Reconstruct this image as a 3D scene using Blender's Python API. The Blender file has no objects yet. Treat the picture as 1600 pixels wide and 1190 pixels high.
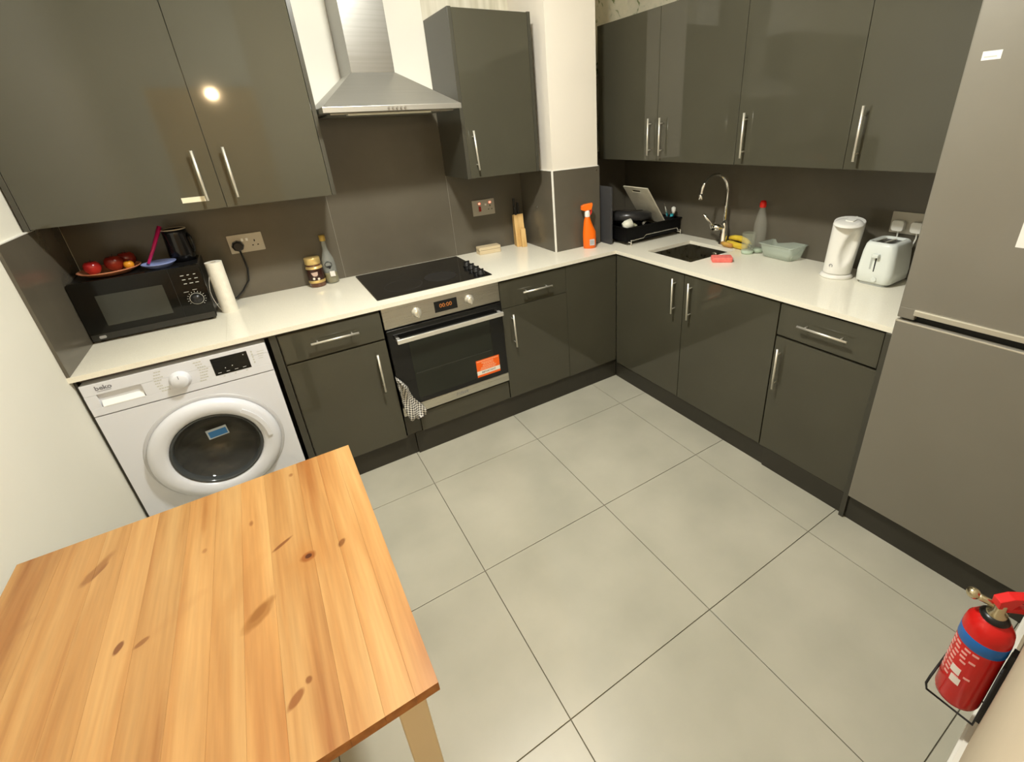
import bpy, bmesh, math, random
from mathutils import Vector, Matrix
random.seed(4)
R = math.radians
sc = bpy.context.scene
C = sc.collection

# ------------------------------------------------------------------ camera
cd = bpy.data.cameras.new('camera')
cam = bpy.data.objects.new('camera', cd); C.objects.link(cam); sc.camera = cam
CP = Vector((.7116, -2.7356, 1.595))
yaw, pit, rol = R(-31.1476), R(-24.2863), R(-3.5114)
f = Vector((-math.sin(yaw)*math.cos(pit), math.cos(yaw)*math.cos(pit), math.sin(pit)))
rt = Vector((math.cos(yaw), math.sin(yaw), 0)); up = rt.cross(f)
r2 = math.cos(rol)*rt + math.sin(rol)*up; u2 = -math.sin(rol)*rt + math.cos(rol)*up
m = Matrix((r2, u2, -f)).transposed().to_4x4(); m.translation = CP
cam.matrix_world = m
cd.sensor_width = 36; cd.sensor_fit = 'HORIZONTAL'
cd.lens = 721.3492*36/1600
cd.shift_x = (800-862.5073)/1600
cd.shift_y = (519.1294-595)/1600
cd.clip_start = .01

# ------------------------------------------------------------------ world, exposure
w = bpy.data.worlds.new('world'); sc.world = w; w.use_nodes = True
w.node_tree.nodes['Background'].inputs[0].default_value = (1, .93, .8, 1)
w.node_tree.nodes['Background'].inputs[1].default_value = .05
vs = sc.view_settings
vs.view_transform = 'Standard'; vs.look = 'None'; vs.gamma = 1; vs.use_curve_mapping = False
vs.exposure = 0.0
LAMP = 565.0       # emission of the ceiling light's diffuser
HALL = 1500.0       # emission of the hallway bulb

# ------------------------------------------------------------------ materials
MATS = {}
def mat(name, col=(.8, .8, .8), rough=.5, metal=0, spec=.5, trans=0, ior=1.45, alpha=1, emit=None, es=0, coat=0):
    if name in MATS: return MATS[name]
    m = bpy.data.materials.new(name); m.use_nodes = True
    b = m.node_tree.nodes['Principled BSDF']
    b.inputs['Base Color'].default_value = (*col, 1); b.inputs['Roughness'].default_value = rough
    b.inputs['Metallic'].default_value = metal; b.inputs['Specular IOR Level'].default_value = spec
    b.inputs['Transmission Weight'].default_value = trans; b.inputs['IOR'].default_value = ior
    b.inputs['Alpha'].default_value = alpha; b.inputs['Coat Weight'].default_value = coat
    if emit: b.inputs['Emission Color'].default_value = (*emit, 1); b.inputs['Emission Strength'].default_value = es
    MATS[name] = m
    return m
def nd(m, t, **kw):
    n = m.node_tree.nodes.new(t)
    for k, v in kw.items(): setattr(n, k, v)
    return n
def lk(m, a, b): m.node_tree.links.new(a, b)
def bs(m): return m.node_tree.nodes['Principled BSDF']
def mottle(m, c1, c2, scale=3, detail=4, bump=0, bscale=60, rough=None, stretch=(1, 1, 1), lo=.35, hi=.65, coord='Object'):
    tc = nd(m, 'ShaderNodeTexCoord'); mp = nd(m, 'ShaderNodeMapping'); mp.inputs['Scale'].default_value = stretch
    lk(m, tc.outputs[coord], mp.inputs[0])
    n = nd(m, 'ShaderNodeTexNoise'); n.inputs['Scale'].default_value = scale; n.inputs['Detail'].default_value = detail
    lk(m, mp.outputs[0], n.inputs['Vector'])
    r = nd(m, 'ShaderNodeValToRGB'); r.color_ramp.elements[0].position = lo; r.color_ramp.elements[1].position = hi
    r.color_ramp.elements[0].color = (*c1, 1); r.color_ramp.elements[1].color = (*c2, 1)
    lk(m, n.outputs[0], r.inputs[0]); lk(m, r.outputs[0], bs(m).inputs['Base Color'])
    if rough:
        mr = nd(m, 'ShaderNodeMapRange'); mr.inputs[3].default_value = rough[0]; mr.inputs[4].default_value = rough[1]
        mr.inputs[1].default_value = .3; mr.inputs[2].default_value = .7
        lk(m, n.outputs[0], mr.inputs[0]); lk(m, mr.outputs[0], bs(m).inputs['Roughness'])
    if bump:
        n2 = nd(m, 'ShaderNodeTexNoise'); n2.inputs['Scale'].default_value = bscale; n2.inputs['Detail'].default_value = 3
        lk(m, mp.outputs[0], n2.inputs['Vector'])
        b = nd(m, 'ShaderNodeBump'); b.inputs['Strength'].default_value = bump; b.inputs['Distance'].default_value = .002
        lk(m, n2.outputs[0], b.inputs['Height']); lk(m, b.outputs[0], bs(m).inputs['Normal'])
    return m

GLOSS = mottle(mat('gloss_grey_door', rough=.1, spec=.6), (.061, .057, .039), (.068, .064, .044), 2, bump=.012, bscale=7, rough=(.05, .07))
CARC = mottle(mat('grey_carcass', rough=.3), (.052, .049, .036), (.058, .055, .041), 3)
PLIN = mottle(mat('plinth_grey', rough=.4), (.028, .025, .017), (.034, .030, .021), 4)
DARK = mat('black_gap', (.008, .008, .007), .8)
SPL = mottle(mat('splash_laminate', rough=.25), (.094, .082, .060), (.122, .108, .081), 4, detail=8, rough=(.20, .25), lo=.2, hi=.8)
WTOP = mottle(mat('white_quartz', rough=.18), (.84, .80, .67), (.88, .84, .71), 260, detail=2, rough=(.12, .2))
PAINT = mottle(mat('white_paint', rough=.7), (.79, .765, .67), (.82, .795, .70), 1.5, bump=.05, bscale=150)
PINKW = mottle(mat('pillar_paint', rough=.7), (.78, .72, .62), (.81, .75, .65), 1.5, bump=.05, bscale=150)
BEIGE = mottle(mat('beige_paint', rough=.6), (.60, .50, .36), (.64, .535, .39), 2, bump=.05, bscale=150)
CEIL = mat('ceiling_white', (.85, .83, .76), .9)
GLOW = mat('white_gloss_trim', (.85, .83, .76), .3)
TILE = mottle(mat('floor_tile_glaze', rough=.35), (.39, .375, .30), (.50, .475, .385), 3.0, detail=9, bump=.02, bscale=25, rough=(.30, .38), lo=.26, hi=.76)
GROUT = mat('grout', (.15, .135, .10), .9)
STEEL = mottle(mat('brushed_steel', (.6, .58, .52), .3, 1), (.56, .54, .48), (.60, .58, .52), 6, stretch=(.5, 1, 60), rough=(.26, .34))
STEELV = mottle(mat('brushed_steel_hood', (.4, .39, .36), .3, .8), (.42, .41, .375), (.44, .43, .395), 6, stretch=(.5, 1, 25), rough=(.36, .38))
NICK = mat('satin_nickel', (.80, .77, .68), .38, .75)
CHROME = mat('chrome', (.85, .84, .80), .06, 1)
BRASS = mat('nickel_brass', (.62, .55, .38), .22, 1)
BGLASS = mat('black_glass', (.006, .006, .006), .06, spec=.5)
BPLAS = mat('black_plastic', (.010, .010, .010), .3)
BMATT = mat('black_matt', (.012, .012, .012), .6)
WMW = mat('appliance_white', (.74, .75, .79), .28)
WMG = mat('appliance_grey', (.55, .55, .56), .35)
WPL = mat('white_plastic', (.82, .81, .75), .22)
INK = mat('grey_ink', (.22, .22, .24), .6)
LINK = mat('light_ink', (.55, .55, .50), .6)
WINK = mat('white_ink', (.75, .75, .72), .6)
FRID = mottle(mat('fridge_silver', rough=.36, spec=.5), (.22, .203, .165), (.235, .218, .18), 2, rough=(.3, .4)); bs(FRID).inputs['Metallic'].default_value = .25
FRIL = mat('fridge_trim_silver', (.62, .58, .48), .3, .5)
GLASS = mat('clear_glass', (.93, .97, .93), .02, trans=1, ior=1.45)
TUBM = mat('frosted_green_plastic', (.62, .80, .70), .3, trans=.75, ior=1.2)
def thin(name, tint, op, rough=.08):
    """thin see-through shell: mostly lets light straight through, a little gloss"""
    m = bpy.data.materials.new(name); m.use_nodes = True; nt = m.node_tree
    b = nt.nodes['Principled BSDF']; b.inputs['Base Color'].default_value = (*tint, 1); b.inputs['Roughness'].default_value = rough
    b.inputs['Alpha'].default_value = op
    return m
BOTP = thin('clear_plastic_bottle', (.66, .66, .58), .13, .03)
TUMB = thin('tumbler_glass', (.60, .64, .50), .12, .03)
TUB = thin('frosted_tub', (.60, .67, .56), .38, .22)
OILB = thin('oil_bottle_glass', (.45, .48, .45), .35, .05)
OIL = mat('oil', (.22, .17, .03), .1)

def wallpaper():
    m = mat('floral_wallpaper', rough=.8)
    tc = nd(m, 'ShaderNodeTexCoord')
    v = nd(m, 'ShaderNodeTexVoronoi'); v.inputs['Scale'].default_value = 5
    n = nd(m, 'ShaderNodeTexNoise'); n.inputs['Scale'].default_value = 14; n.inputs['Detail'].default_value = 5; n.inputs['Distortion'].default_value = 1.5
    lk(m, tc.outputs['Object'], v.inputs['Vector']); lk(m, tc.outputs['Object'], n.inputs['Vector'])
    r = nd(m, 'ShaderNodeValToRGB'); e = r.color_ramp.elements
    e[0].position = .34; e[0].color = (.22, .26, .11, 1); e[1].position = .40; e[1].color = (.72, .69, .55, 1)
    e2 = e.new(.6); e2.color = (.80, .75, .60, 1)
    lk(m, n.outputs[0], r.inputs[0])
    r2_ = nd(m, 'ShaderNodeValToRGB'); r2_.color_ramp.elements[0].color = (.45, .40, .28, 1); r2_.color_ramp.elements[1].color = (.66, .62, .48, 1)
    lk(m, v.outputs['Distance'], r2_.inputs[0])
    mx = nd(m, 'ShaderNodeMix', data_type='RGBA', blend_type='MULTIPLY'); mx.inputs[0].default_value = .35
    lk(m, r.outputs[0], mx.inputs[6]); lk(m, r2_.outputs[0], mx.inputs[7]); lk(m, mx.outputs[2], bs(m).inputs['Base Color'])
    return m
FLORAL = wallpaper()
STRIPE = mottle(mat('pale_striped_wallpaper', rough=.8), (.56, .52, .40), (.74, .70, .58), 5, stretch=(6, 6, .6))

def pine():
    m = mat('oiled_pine', rough=.38)
    tc = nd(m, 'ShaderNodeTexCoord'); oi = nd(m, 'ShaderNodeObjectInfo')
    cmb = nd(m, 'ShaderNodeCombineXYZ'); lk(m, oi.outputs['Random'], cmb.inputs[0]); lk(m, oi.outputs['Random'], cmb.inputs[1])
    sc_ = nd(m, 'ShaderNodeVectorMath', operation='SCALE'); sc_.inputs[3].default_value = 7; lk(m, cmb.outputs[0], sc_.inputs[0])
    ad = nd(m, 'ShaderNodeVectorMath', operation='ADD'); lk(m, tc.outputs['Object'], ad.inputs[0]); lk(m, sc_.outputs[0], ad.inputs[1])
    mp = nd(m, 'ShaderNodeMapping'); mp.inputs['Scale'].default_value = (1, .045, 1); lk(m, ad.outputs[0], mp.inputs[0])
    # broad bands of early and late wood
    n1 = nd(m, 'ShaderNodeTexNoise'); n1.inputs['Scale'].default_value = 25; n1.inputs['Detail'].default_value = 3; n1.inputs['Distortion'].default_value = .4
    lk(m, mp.outputs[0], n1.inputs['Vector'])
    n2 = nd(m, 'ShaderNodeTexNoise'); n2.inputs['Scale'].default_value = 170; n2.inputs['Detail'].default_value = 4; lk(m, mp.outputs[0], n2.inputs['Vector'])
    r = nd(m, 'ShaderNodeValToRGB'); e = r.color_ramp.elements
    e[0].position = .28; e[0].color = (.32, .125, .033, 1); e[1].position = .72; e[1].color = (.53, .31, .122, 1)
    x = e.new(.5); x.color = (.455, .235, .080, 1)
    lk(m, n1.outputs[0], r.inputs[0])
    r2_ = nd(m, 'ShaderNodeMapRange'); r2_.inputs[1].default_value = .3; r2_.inputs[2].default_value = .7; r2_.inputs[3].default_value = .9; r2_.inputs[4].default_value = 1.05
    lk(m, n2.outputs[0], r2_.inputs[0])
    mx = nd(m, 'ShaderNodeMix', data_type='RGBA', blend_type='MULTIPLY'); mx.inputs[0].default_value = 1
    lk(m, r.outputs[0], mx.inputs[6]); lk(m, r2_.outputs[0], mx.inputs[7])
    mo = nd(m, 'ShaderNodeMix', data_type='RGBA', blend_type='MULTIPLY'); mo.inputs[0].default_value = 1
    lk(m, mx.outputs[2], mo.inputs[6]); lk(m, oi.outputs['Color'], mo.inputs[7])
    cur = mo.outputs[2]
    nz = nd(m, 'ShaderNodeTexNoise'); nz.inputs['Scale'].default_value = 22; lk(m, tc.outputs['Object'], nz.inputs['Vector'])
    # knots, in table coordinates: x, y, half width, half length, turn, strength, tone
    K = [(.606, -1.795, .030, .05, 0, .35, (.62, .26, .06)), (.606, -1.791, .015, .014, 0, .9, (.40, .12, .02)), (.607, -1.790, .007, .007, 0, 1., (.12, .03, .006)), (.506, -1.880, .009, .022, -.75, .8, (.30, .10, .02)), (.205, -1.555, .006, .028, -.5, .8, (.30, .11, .03)),
         (.677, -1.795, .008, .014, -.5, .95, (.20, .055, .01)), (.680, -1.83, .010, .07, 0, .3, (.62, .28, .07)), (.560, -1.717, .005, .022, -1.0, .85, (.26, .08, .02)),
         (.200, -1.545, .012, .05, -.5, .85, (.40, .17, .05)), (.506, -1.886, .016, .042, -.75, .75, (.42, .17, .035)),
         (.478, -1.79, .016, .06, -.5, .4, (.62, .30, .09)), (.276, -1.805, .006, .014, -.3, .9, (.25, .08, .02)), (.313, -1.818, .006, .013, -1.0, .8, (.28, .09, .02)),
         (.36, -1.79, .012, .05, -1.0, .3, (.6, .3, .1)), (.552, -2.097, .008, .018, -.8, .85, (.34, .11, .02)), (.575, -2.075, .006, .008, 0, .85, (.30, .10, .02)),
         (.100, -1.64, .008, .022, -.8, .4, (.5, .24, .08)), (.50, -1.60, .004, .008, 0, .7, (.35, .12, .03)), (.40, -1.50, .006, .06, 0, .5, (.5, .2, .05)),
         (.60, -1.46, .004, .006, 0, .7, (.35, .12, .03)), (.405, -1.63, .004, .006, 0, .6, (.4, .15, .04))]
    for kx, ky, a, b, rot, st, tone in K:
        s = nd(m, 'ShaderNodeMapping', vector_type='TEXTURE')
        s.inputs['Location'].default_value = (kx-TX0, ky-TY0, 0); s.inputs['Rotation'].default_value = (0, 0, rot); s.inputs['Scale'].default_value = (a*1.2, b*1.2, 100)
        lk(m, tc.outputs['Object'], s.inputs[0])
        L = nd(m, 'ShaderNodeVectorMath', operation='LENGTH'); lk(m, s.outputs[0], L.inputs[0])
        aa = nd(m, 'ShaderNodeMath', operation='ADD'); lk(m, L.outputs['Value'], aa.inputs[0]); lk(m, nz.outputs[0], aa.inputs[1])
        mr = nd(m, 'ShaderNodeMapRange'); mr.inputs[1].default_value = 1.45 if st > .7 else 1.8; mr.inputs[2].default_value = 1.12 if st > .7 else 1.05; mr.inputs[3].default_value = 0; mr.inputs[4].default_value = st
        lk(m, aa.outputs[0], mr.inputs[0])
        q = nd(m, 'ShaderNodeMix', data_type='RGBA'); lk(m, mr.outputs[0], q.inputs[0]); lk(m, cur, q.inputs[6]); q.inputs[7].default_value = (*[v_*.62 for v_ in tone], 1)
        cur = q.outputs[2]
    lk(m, cur, bs(m).inputs['Base Color'])
    return m
TX0, TY0 = .034, -1.412      # table's far left corner
PINE = pine()
PEDGE = mottle(mat('pine_end_grain', rough=.6), (.26, .10, .022), (.34, .14, .035), 60)
CREAM = mat('cream_lacquer', (.60, .50, .34), .45)

# ------------------------------------------------------------------ mesh helpers
class MB:
    def __init__(s): s.bm = bmesh.new(); s.mats = []
    def _mi(s, m):
        if m is None: return 0
        if m not in s.mats: s.mats.append(m)
        return s.mats.index(m)
    def merge(s, b, m=None, M=None, smooth=False):
        mi = s._mi(m)
        if M is not None: bmesh.ops.transform(b, matrix=M, verts=b.verts)
        mp = {v: s.bm.verts.new(v.co) for v in b.verts}
        for fc in b.faces:
            try: n = s.bm.faces.new([mp[v] for v in fc.verts])
            except ValueError: continue
            n.material_index = mi; n.smooth = smooth or fc.smooth
        b.free(); return s
    def box(s, x0, x1, y0, y1, z0, z1, bev=0, m=None, seg=2, M=None):
        b = bmesh.new(); x0, x1 = sorted((x0, x1)); y0, y1 = sorted((y0, y1)); z0, z1 = sorted((z0, z1))
        bmesh.ops.create_cube(b, size=1, matrix=Matrix.Translation(((x0+x1)/2, (y0+y1)/2, (z0+z1)/2)) @ Matrix.Diagonal((x1-x0, y1-y0, z1-z0, 1)))
        if bev:
            bev = min(bev, .45*min(x1-x0, y1-y0, z1-z0))
            bmesh.ops.bevel(b, geom=b.edges[:], offset=bev, segments=seg, affect='EDGES', profile=.6)
        return s.merge(b, m, M)
    def rbox(s, x0, x1, y0, y1, z0, z1, r, axis='z', m=None, seg=6, bev=0, M=None):
        """box with the four edges along one axis rounded"""
        b = bmesh.new()
        bmesh.ops.create_cube(b, size=1, matrix=Matrix.Translation(((x0+x1)/2, (y0+y1)/2, (z0+z1)/2)) @ Matrix.Diagonal((abs(x1-x0), abs(y1-y0), abs(z1-z0), 1)))
        i = 'xyz'.index(axis)
        ed = [e for e in b.edges if abs((e.verts[0].co-e.verts[1].co)[i]) > 1e-6]
        bmesh.ops.bevel(b, geom=ed, offset=r, segments=seg, affect='EDGES', profile=.5)
        if bev:
            ed = [e for e in b.edges if abs((e.verts[0].co-e.verts[1].co)[i]) < 1e-6 and e.calc_face_angle(0) > 1]
            bmesh.ops.bevel(b, geom=ed, offset=bev, segments=2, affect='EDGES', profile=.5)
        for fc in b.faces: fc.smooth = False
        return s.merge(b, m, M)
    def lathe(s, prof, cx=0, cy=0, n=32, m=None, M=None, cap=True, smooth=True):
        """prof: (r, z) list bottom to top, or closed outline"""
        b = bmesh.new(); rings = []
        for r_, z in prof:
            if r_ < 1e-5: rings.append([b.verts.new((cx, cy, z))])
            else: rings.append([b.verts.new((cx+r_*math.cos(2*math.pi*i/n), cy+r_*math.sin(2*math.pi*i/n), z)) for i in range(n)])
        for a, c in zip(rings, rings[1:]):
            for i in range(n):
                j = (i+1) % n
                if len(a) == 1 and len(c) == 1: continue
                if len(a) == 1: b.faces.new((a[0], c[j], c[i]))
                elif len(c) == 1: b.faces.new((a[i], a[j], c[0]))
                else: b.faces.new((a[i], a[j], c[j], c[i]))
        if cap:
            for q in (rings[0], rings[-1]):
                if len(q) > 2: b.faces.new(q if q is rings[-1] else q[::-1])
        if smooth:
            for fc in b.faces: fc.smooth = len(fc.verts) < 5
        return s.merge(b, m, M)
    def tube(s, pts, r, n=8, m=None, cap=True, M=None):
        b = bmesh.new(); P = [Vector(p) for p in pts]; rings = []
        rr = r if isinstance(r, (list, tuple)) else [r]*len(P)
        t0 = (P[1]-P[0]).normalized(); nrm = t0.orthogonal().normalized()
        for i, p in enumerate(P):
            if i == 0: t = t0
            elif i == len(P)-1: t = (P[i]-P[i-1]).normalized()
            else: t = ((P[i]-P[i-1]).normalized()+(P[i+1]-P[i]).normalized()).normalized()
            nrm = (nrm - t*nrm.dot(t)).normalized(); bn = t.cross(nrm)
            rings.append([b.verts.new(p+rr[i]*(math.cos(2*math.pi*k/n)*nrm+math.sin(2*math.pi*k/n)*bn)) for k in range(n)])
        for a, c in zip(rings, rings[1:]):
            for k in range(n): b.faces.new((a[k], a[(k+1) % n], c[(k+1) % n], c[k]))
        for fc in b.faces: fc.smooth = True
        if cap: b.faces.new(rings[0][::-1]); b.faces.new(rings[-1])
        return s.merge(b, m, M)
    def ball(s, c, r, sc_=(1, 1, 1), m=None, u=20, v=12, M=None):
        b = bmesh.new(); bmesh.ops.create_uvsphere(b, u_segments=u, v_segments=v, radius=r)
        bmesh.ops.transform(b, matrix=Matrix.Translation(c) @ Matrix.Diagonal((*sc_, 1)), verts=b.verts)
        for fc in b.faces: fc.smooth = True
        return s.merge(b, m, M)
    def prism(s, pts, h0, h1, axis='z', m=None, M=None, bev=0):
        """outline pts in the plane normal to axis, extruded h0..h1"""
        b = bmesh.new()
        def v(p, h): return {'z': (p[0], p[1], h), 'y': (p[0], h, p[1]), 'x': (h, p[0], p[1])}[axis]
        A = [b.verts.new(v(p, h0)) for p in pts]; B = [b.verts.new(v(p, h1)) for p in pts]; n = len(pts)
        b.faces.new(A[::-1]); b.faces.new(B)
        for i in range(n): b.faces.new((A[i], A[(i+1) % n], B[(i+1) % n], B[i]))
        bmesh.ops.recalc_face_normals(b, faces=b.faces)
        if bev: bmesh.ops.bevel(b, geom=b.edges[:], offset=bev, segments=2, affect='EDGES', profile=.5)
        return s.merge(b, m, M)
    def loft(s, rings, m=None, cap=True, smooth=True, M=None):
        b = bmesh.new(); V = [[b.verts.new(p) for p in r_] for r_ in rings]; n = len(V[0])
        for a, c in zip(V, V[1:]):
            for k in range(n):
                q = b.faces.new((a[k], a[(k+1) % n], c[(k+1) % n], c[k])); q.smooth = smooth
        if cap: b.faces.new(V[0][::-1]); b.faces.new(V[-1])
        bmesh.ops.recalc_face_normals(b, faces=b.faces)
        return s.merge(b, m, M)

ORG = {}
def setp(o, label=None, cat=None, group=None, kind=None):
    if label: o['label'] = label
    if cat: o['category'] = cat
    if group: o['group'] = group
    if kind: o['kind'] = kind
    return o
def T(name, label, cat, loc=(0, 0, 0), rotz=0, group=None):
    o = bpy.data.objects.new(name, None); C.objects.link(o); o.location = loc; o.rotation_euler = (0, 0, rotz)
    o.empty_display_size = .05
    ORG[o] = Matrix.Translation(loc) @ Matrix.Rotation(rotz, 4, 'Z')
    return setp(o, label, cat, group)
def P(name, mb, m=None, parent=None, label=None, local=False, world_origin=None):
    """one mesh object; coordinates in mb are world ones unless local"""
    bmesh.ops.remove_doubles(mb.bm, verts=mb.bm.verts, dist=1e-6)
    bmesh.ops.recalc_face_normals(mb.bm, faces=mb.bm.faces)
    me = bpy.data.meshes.new(name)
    M = ORG.get(parent, Matrix.Identity(4)) if parent is not None else (Matrix.Translation(world_origin) if world_origin else Matrix.Identity(4))
    if not local: bmesh.ops.transform(mb.bm, matrix=M.inverted(), verts=mb.bm.verts)
    mb.bm.to_mesh(me); mb.bm.free()
    for q in (mb.mats or [m]): me.materials.append(q)
    o = bpy.data.objects.new(name, me); C.objects.link(o)
    if parent is not None: o.parent = parent
    elif world_origin: o.location = world_origin
    ORG[o] = M
    if label: o['label'] = label
    return o
def S(name, mb, m=None, parent=None):
    o = P(name, mb, m, parent)
    if parent is None: o['kind'] = 'structure'
    return o
def text(name, body, size, origin, ux, uy, m, parent, depth=.0004, align='CENTER', label=None, bold=0, shear=0, local=False):
    """flat lettering: origin, direction of the line, upward direction"""
    cu = bpy.data.curves.new(name, 'FONT'); cu.body = body; cu.size = size; cu.align_x = align; cu.align_y = 'CENTER'
    cu.extrude = depth; cu.offset = bold; cu.shear = shear; cu.resolution_u = 2
    o = bpy.data.objects.new(name, cu); C.objects.link(o)
    dg = bpy.context.evaluated_depsgraph_get(); me = bpy.data.meshes.new_from_object(o.evaluated_get(dg))
    bpy.data.objects.remove(o); bpy.data.curves.remove(cu)
    ux = Vector(ux).normalized(); uy = Vector(uy).normalized()
    M = Matrix((ux, uy, ux.cross(uy))).transposed().to_4x4(); M.translation = origin
    PM = ORG.get(parent, Matrix.Identity(4))
    me.transform(M if local else PM.inverted() @ M)
    me.materials.clear(); me.materials.append(m); me.name = name
    o = bpy.data.objects.new(name, me); C.objects.link(o); o.parent = parent; ORG[o] = PM
    if label: o['label'] = label
    return o
X, Y, Z = Vector((1, 0, 0)), Vector((0, 1, 0)), Vector((0, 0, 1))

def bar_handle(parent, a, b, out, stand=.030, r=.0055, name='handle'):
    """steel bar between a and b (bar centre line), with two posts going back by stand against out"""
    a, b, o = Vector(a), Vector(b), Vector(out); d = (b-a).normalized()
    mb = MB(); mb.tube([a, b], r*.92, 12)
    for p in (a+d*.028, b-d*.028): mb.tube([p, p-o*(stand-.001)], r*.6, 8)
    return P(name, mb, NICK, parent)

# ================================================================== SETTING
H = .8776; WT = .857; YF = -.6128; XF = 2.4808; DY = -.603; DX = 2.4908
XW = 3.08; YB = -.002
# floor tiles: grid measured off the photo
s_x, s_y, ang = .5954, .6008, -.0067
fl = S('floor', MB().box(0, XW, -4.6, .1, -.05, -.004, m=GROUT))
ca, sa = math.cos(ang), math.sin(ang)
for i in range(-2, 4):
    for j in range(-2, 7):
        g = .0014; q = []
        for (a, b) in ((i+0, j+0), (i+1, j+0), (i+1, j+1), (i+0, j+1)):
            aa = a*s_x + (g if a == i else -g); bb = b*s_y + (g if b == j else -g)
            x = 1.1045 + aa*ca + bb*sa; y = -.8687 - bb*ca + aa*sa
            q.append((min(max(x, .0), XW), min(max(y, -4.6), .0)))
        w_ = max(p[0] for p in q)-min(p[0] for p in q); h_ = max(p[1] for p in q)-min(p[1] for p in q)
        if w_ < .02 or h_ < .02: continue
        dz = random.uniform(-.0002, .0002)
        P('tile', MB().prism(q, -.004, dz, 'z', bev=.0008), TILE, fl)
S('ceiling', MB().box(-.1, XW+.1, -4.7, .1, 2.6, 2.7), CEIL)
wb = S('wall_back', MB().box(-.1, XW+.1, YB, .1, -.05, 2.6), PAINT)
wl = S('wall_left', MB().box(-.1, 0, -4.7, YB, -.05, 2.6), PAINT)
wr = S('wall_right', MB().box(XW, XW+.1, -2.74, YB, -.05, 2.6), PAINT)
# wallpapered stretches, thin sheets on the walls
P('wallpaper', MB().box(1.70, XW-.001, YB-.0015, YB, 1.36, 2.6), STRIPE, wb)
P('wallpaper', MB().box(2.54, XW-.001, YB-.003, YB-.0015, 1.36, 2.6), FLORAL, wb)
P('wallpaper', MB().box(XW-.002, XW, -2.7, YB-.002, 1.36, 2.6), FLORAL, wr)
# pillar
PX0, PX1, PY = 2.195, 2.529, -.3917
pl = S('wall_pillar', MB().box(PX0+.006, PX1-.004, PY+.008, YB, 0, 2.6), PINKW)
P('splash_panel', MB().box(PX0-.004, PX0+.006, PY+.004, YB, H, 1.347, .0015), SPL, pl)
P('splash_panel', MB().box(PX0+.002, PX1+.004, PY-.002, PY+.008, H, 1.347, .0015), SPL, pl)
P('corner_trim', MB().box(PX0-.006, PX0+.004, PY-.004, PY+.006, H, 1.348, .002), GLOW, pl, label='white corner trim')
P('screw', MB().tube([(2.507, PY-.002, 1.325), (2.507, PY-.005, 1.325)], .004, 10), CHROME, pl)
P('screw', MB().tube([(PX0-.004, -.20, 1.13), (PX0-.007, -.20, 1.13)], .004, 10), CHROME, pl)
P('sealant', MB().box(PX0-.003, PX1, PY+.002, YB, 1.347, 1.351, .001), GLOW, pl)
# splashbacks
P('splash_panel', MB().box(.012, 1.039, YB-.010, YB, H, 1.38, .001), SPL, wb)
P('splash_panel', MB().box(1.0405, 1.699, YB-.010, YB, H, 1.70, .001), SPL, wb)
P('splash_panel', MB().box(1.7005, PX0-.004, YB-.010, YB, H, 1.38, .001), SPL, wb)
P('splash_panel', MB().box(PX1, XW-.012, YB-.012, YB-.003, H, 1.40, .001), SPL, wb)
P('joint_strip', MB().box(1.0385, 1.0410, YB-.0115, YB-.009, H, 1.69), mat('joint_silver', (.22, .20, .16), .4), wb)
P('joint_strip', MB().box(1.6985, 1.7010, YB-.0115, YB-.009, H, 1.69), mat('joint_silver', (.22, .20, .16), .4), wb)
P('splash_panel', MB().box(0, .010, YF+.002, YB-.010, H, 1.345, .0015), SPL, wl)
P('splash_panel', MB().box(XW-.010, XW, -2.09, YB-.003, H, 1.40, .001), SPL, wr)
P('sealant', MB().box(0, .013, YF+.001, YB, 1.345, 1.350, .0015), GLOW, wl)
# wall beside the camera (very slightly out of square) with doorway and hallway beyond
def yw(x): return -2.718-.038*(2.0-x)
def wseg(x0, x1, z0, z1, t0=0, t1=.12): return MB().prism([(x0, yw(x0)-t0), (x1, yw(x1)-t0), (x1, yw(x1)-t1), (x0, yw(x0)-t1)], z0, z1)
S('wall_front', wseg(.96, 2.44, -.02, 2.6), BEIGE)
S('wall_front', MB().box(2.441, XW+.1, -2.83, -2.705, -.02, 2.6), PAINT)
S('wall_front', wseg(0, .25, -.02, 2.6), PAINT)
S('wall_front', wseg(.25, .96, 2.0, 2.6), PAINT)
bb = MB(); x0, x1 = .96, 2.44
bb.prism([(x0, yw(x0)+.016), (x1, yw(x1)+.016), (x1, yw(x1)), (x0, yw(x0))], 0, .088)
bb.prism([(x0, yw(x0)+.010), (x1, yw(x1)+.010), (x1, yw(x1)), (x0, yw(x0))], .088, .10)
S('baseboard_front', bb, GLOW)
S('wall_hallway_right', MB().box(1.5, 1.6, -4.6, -2.92, -.02, 2.6), PAINT)
S('wall_hallway_end', MB().box(-.1, 1.6, -4.7, -4.6, -.05, 2.6), mat('hall_paint', (.72, .58, .38), .7))

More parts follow.
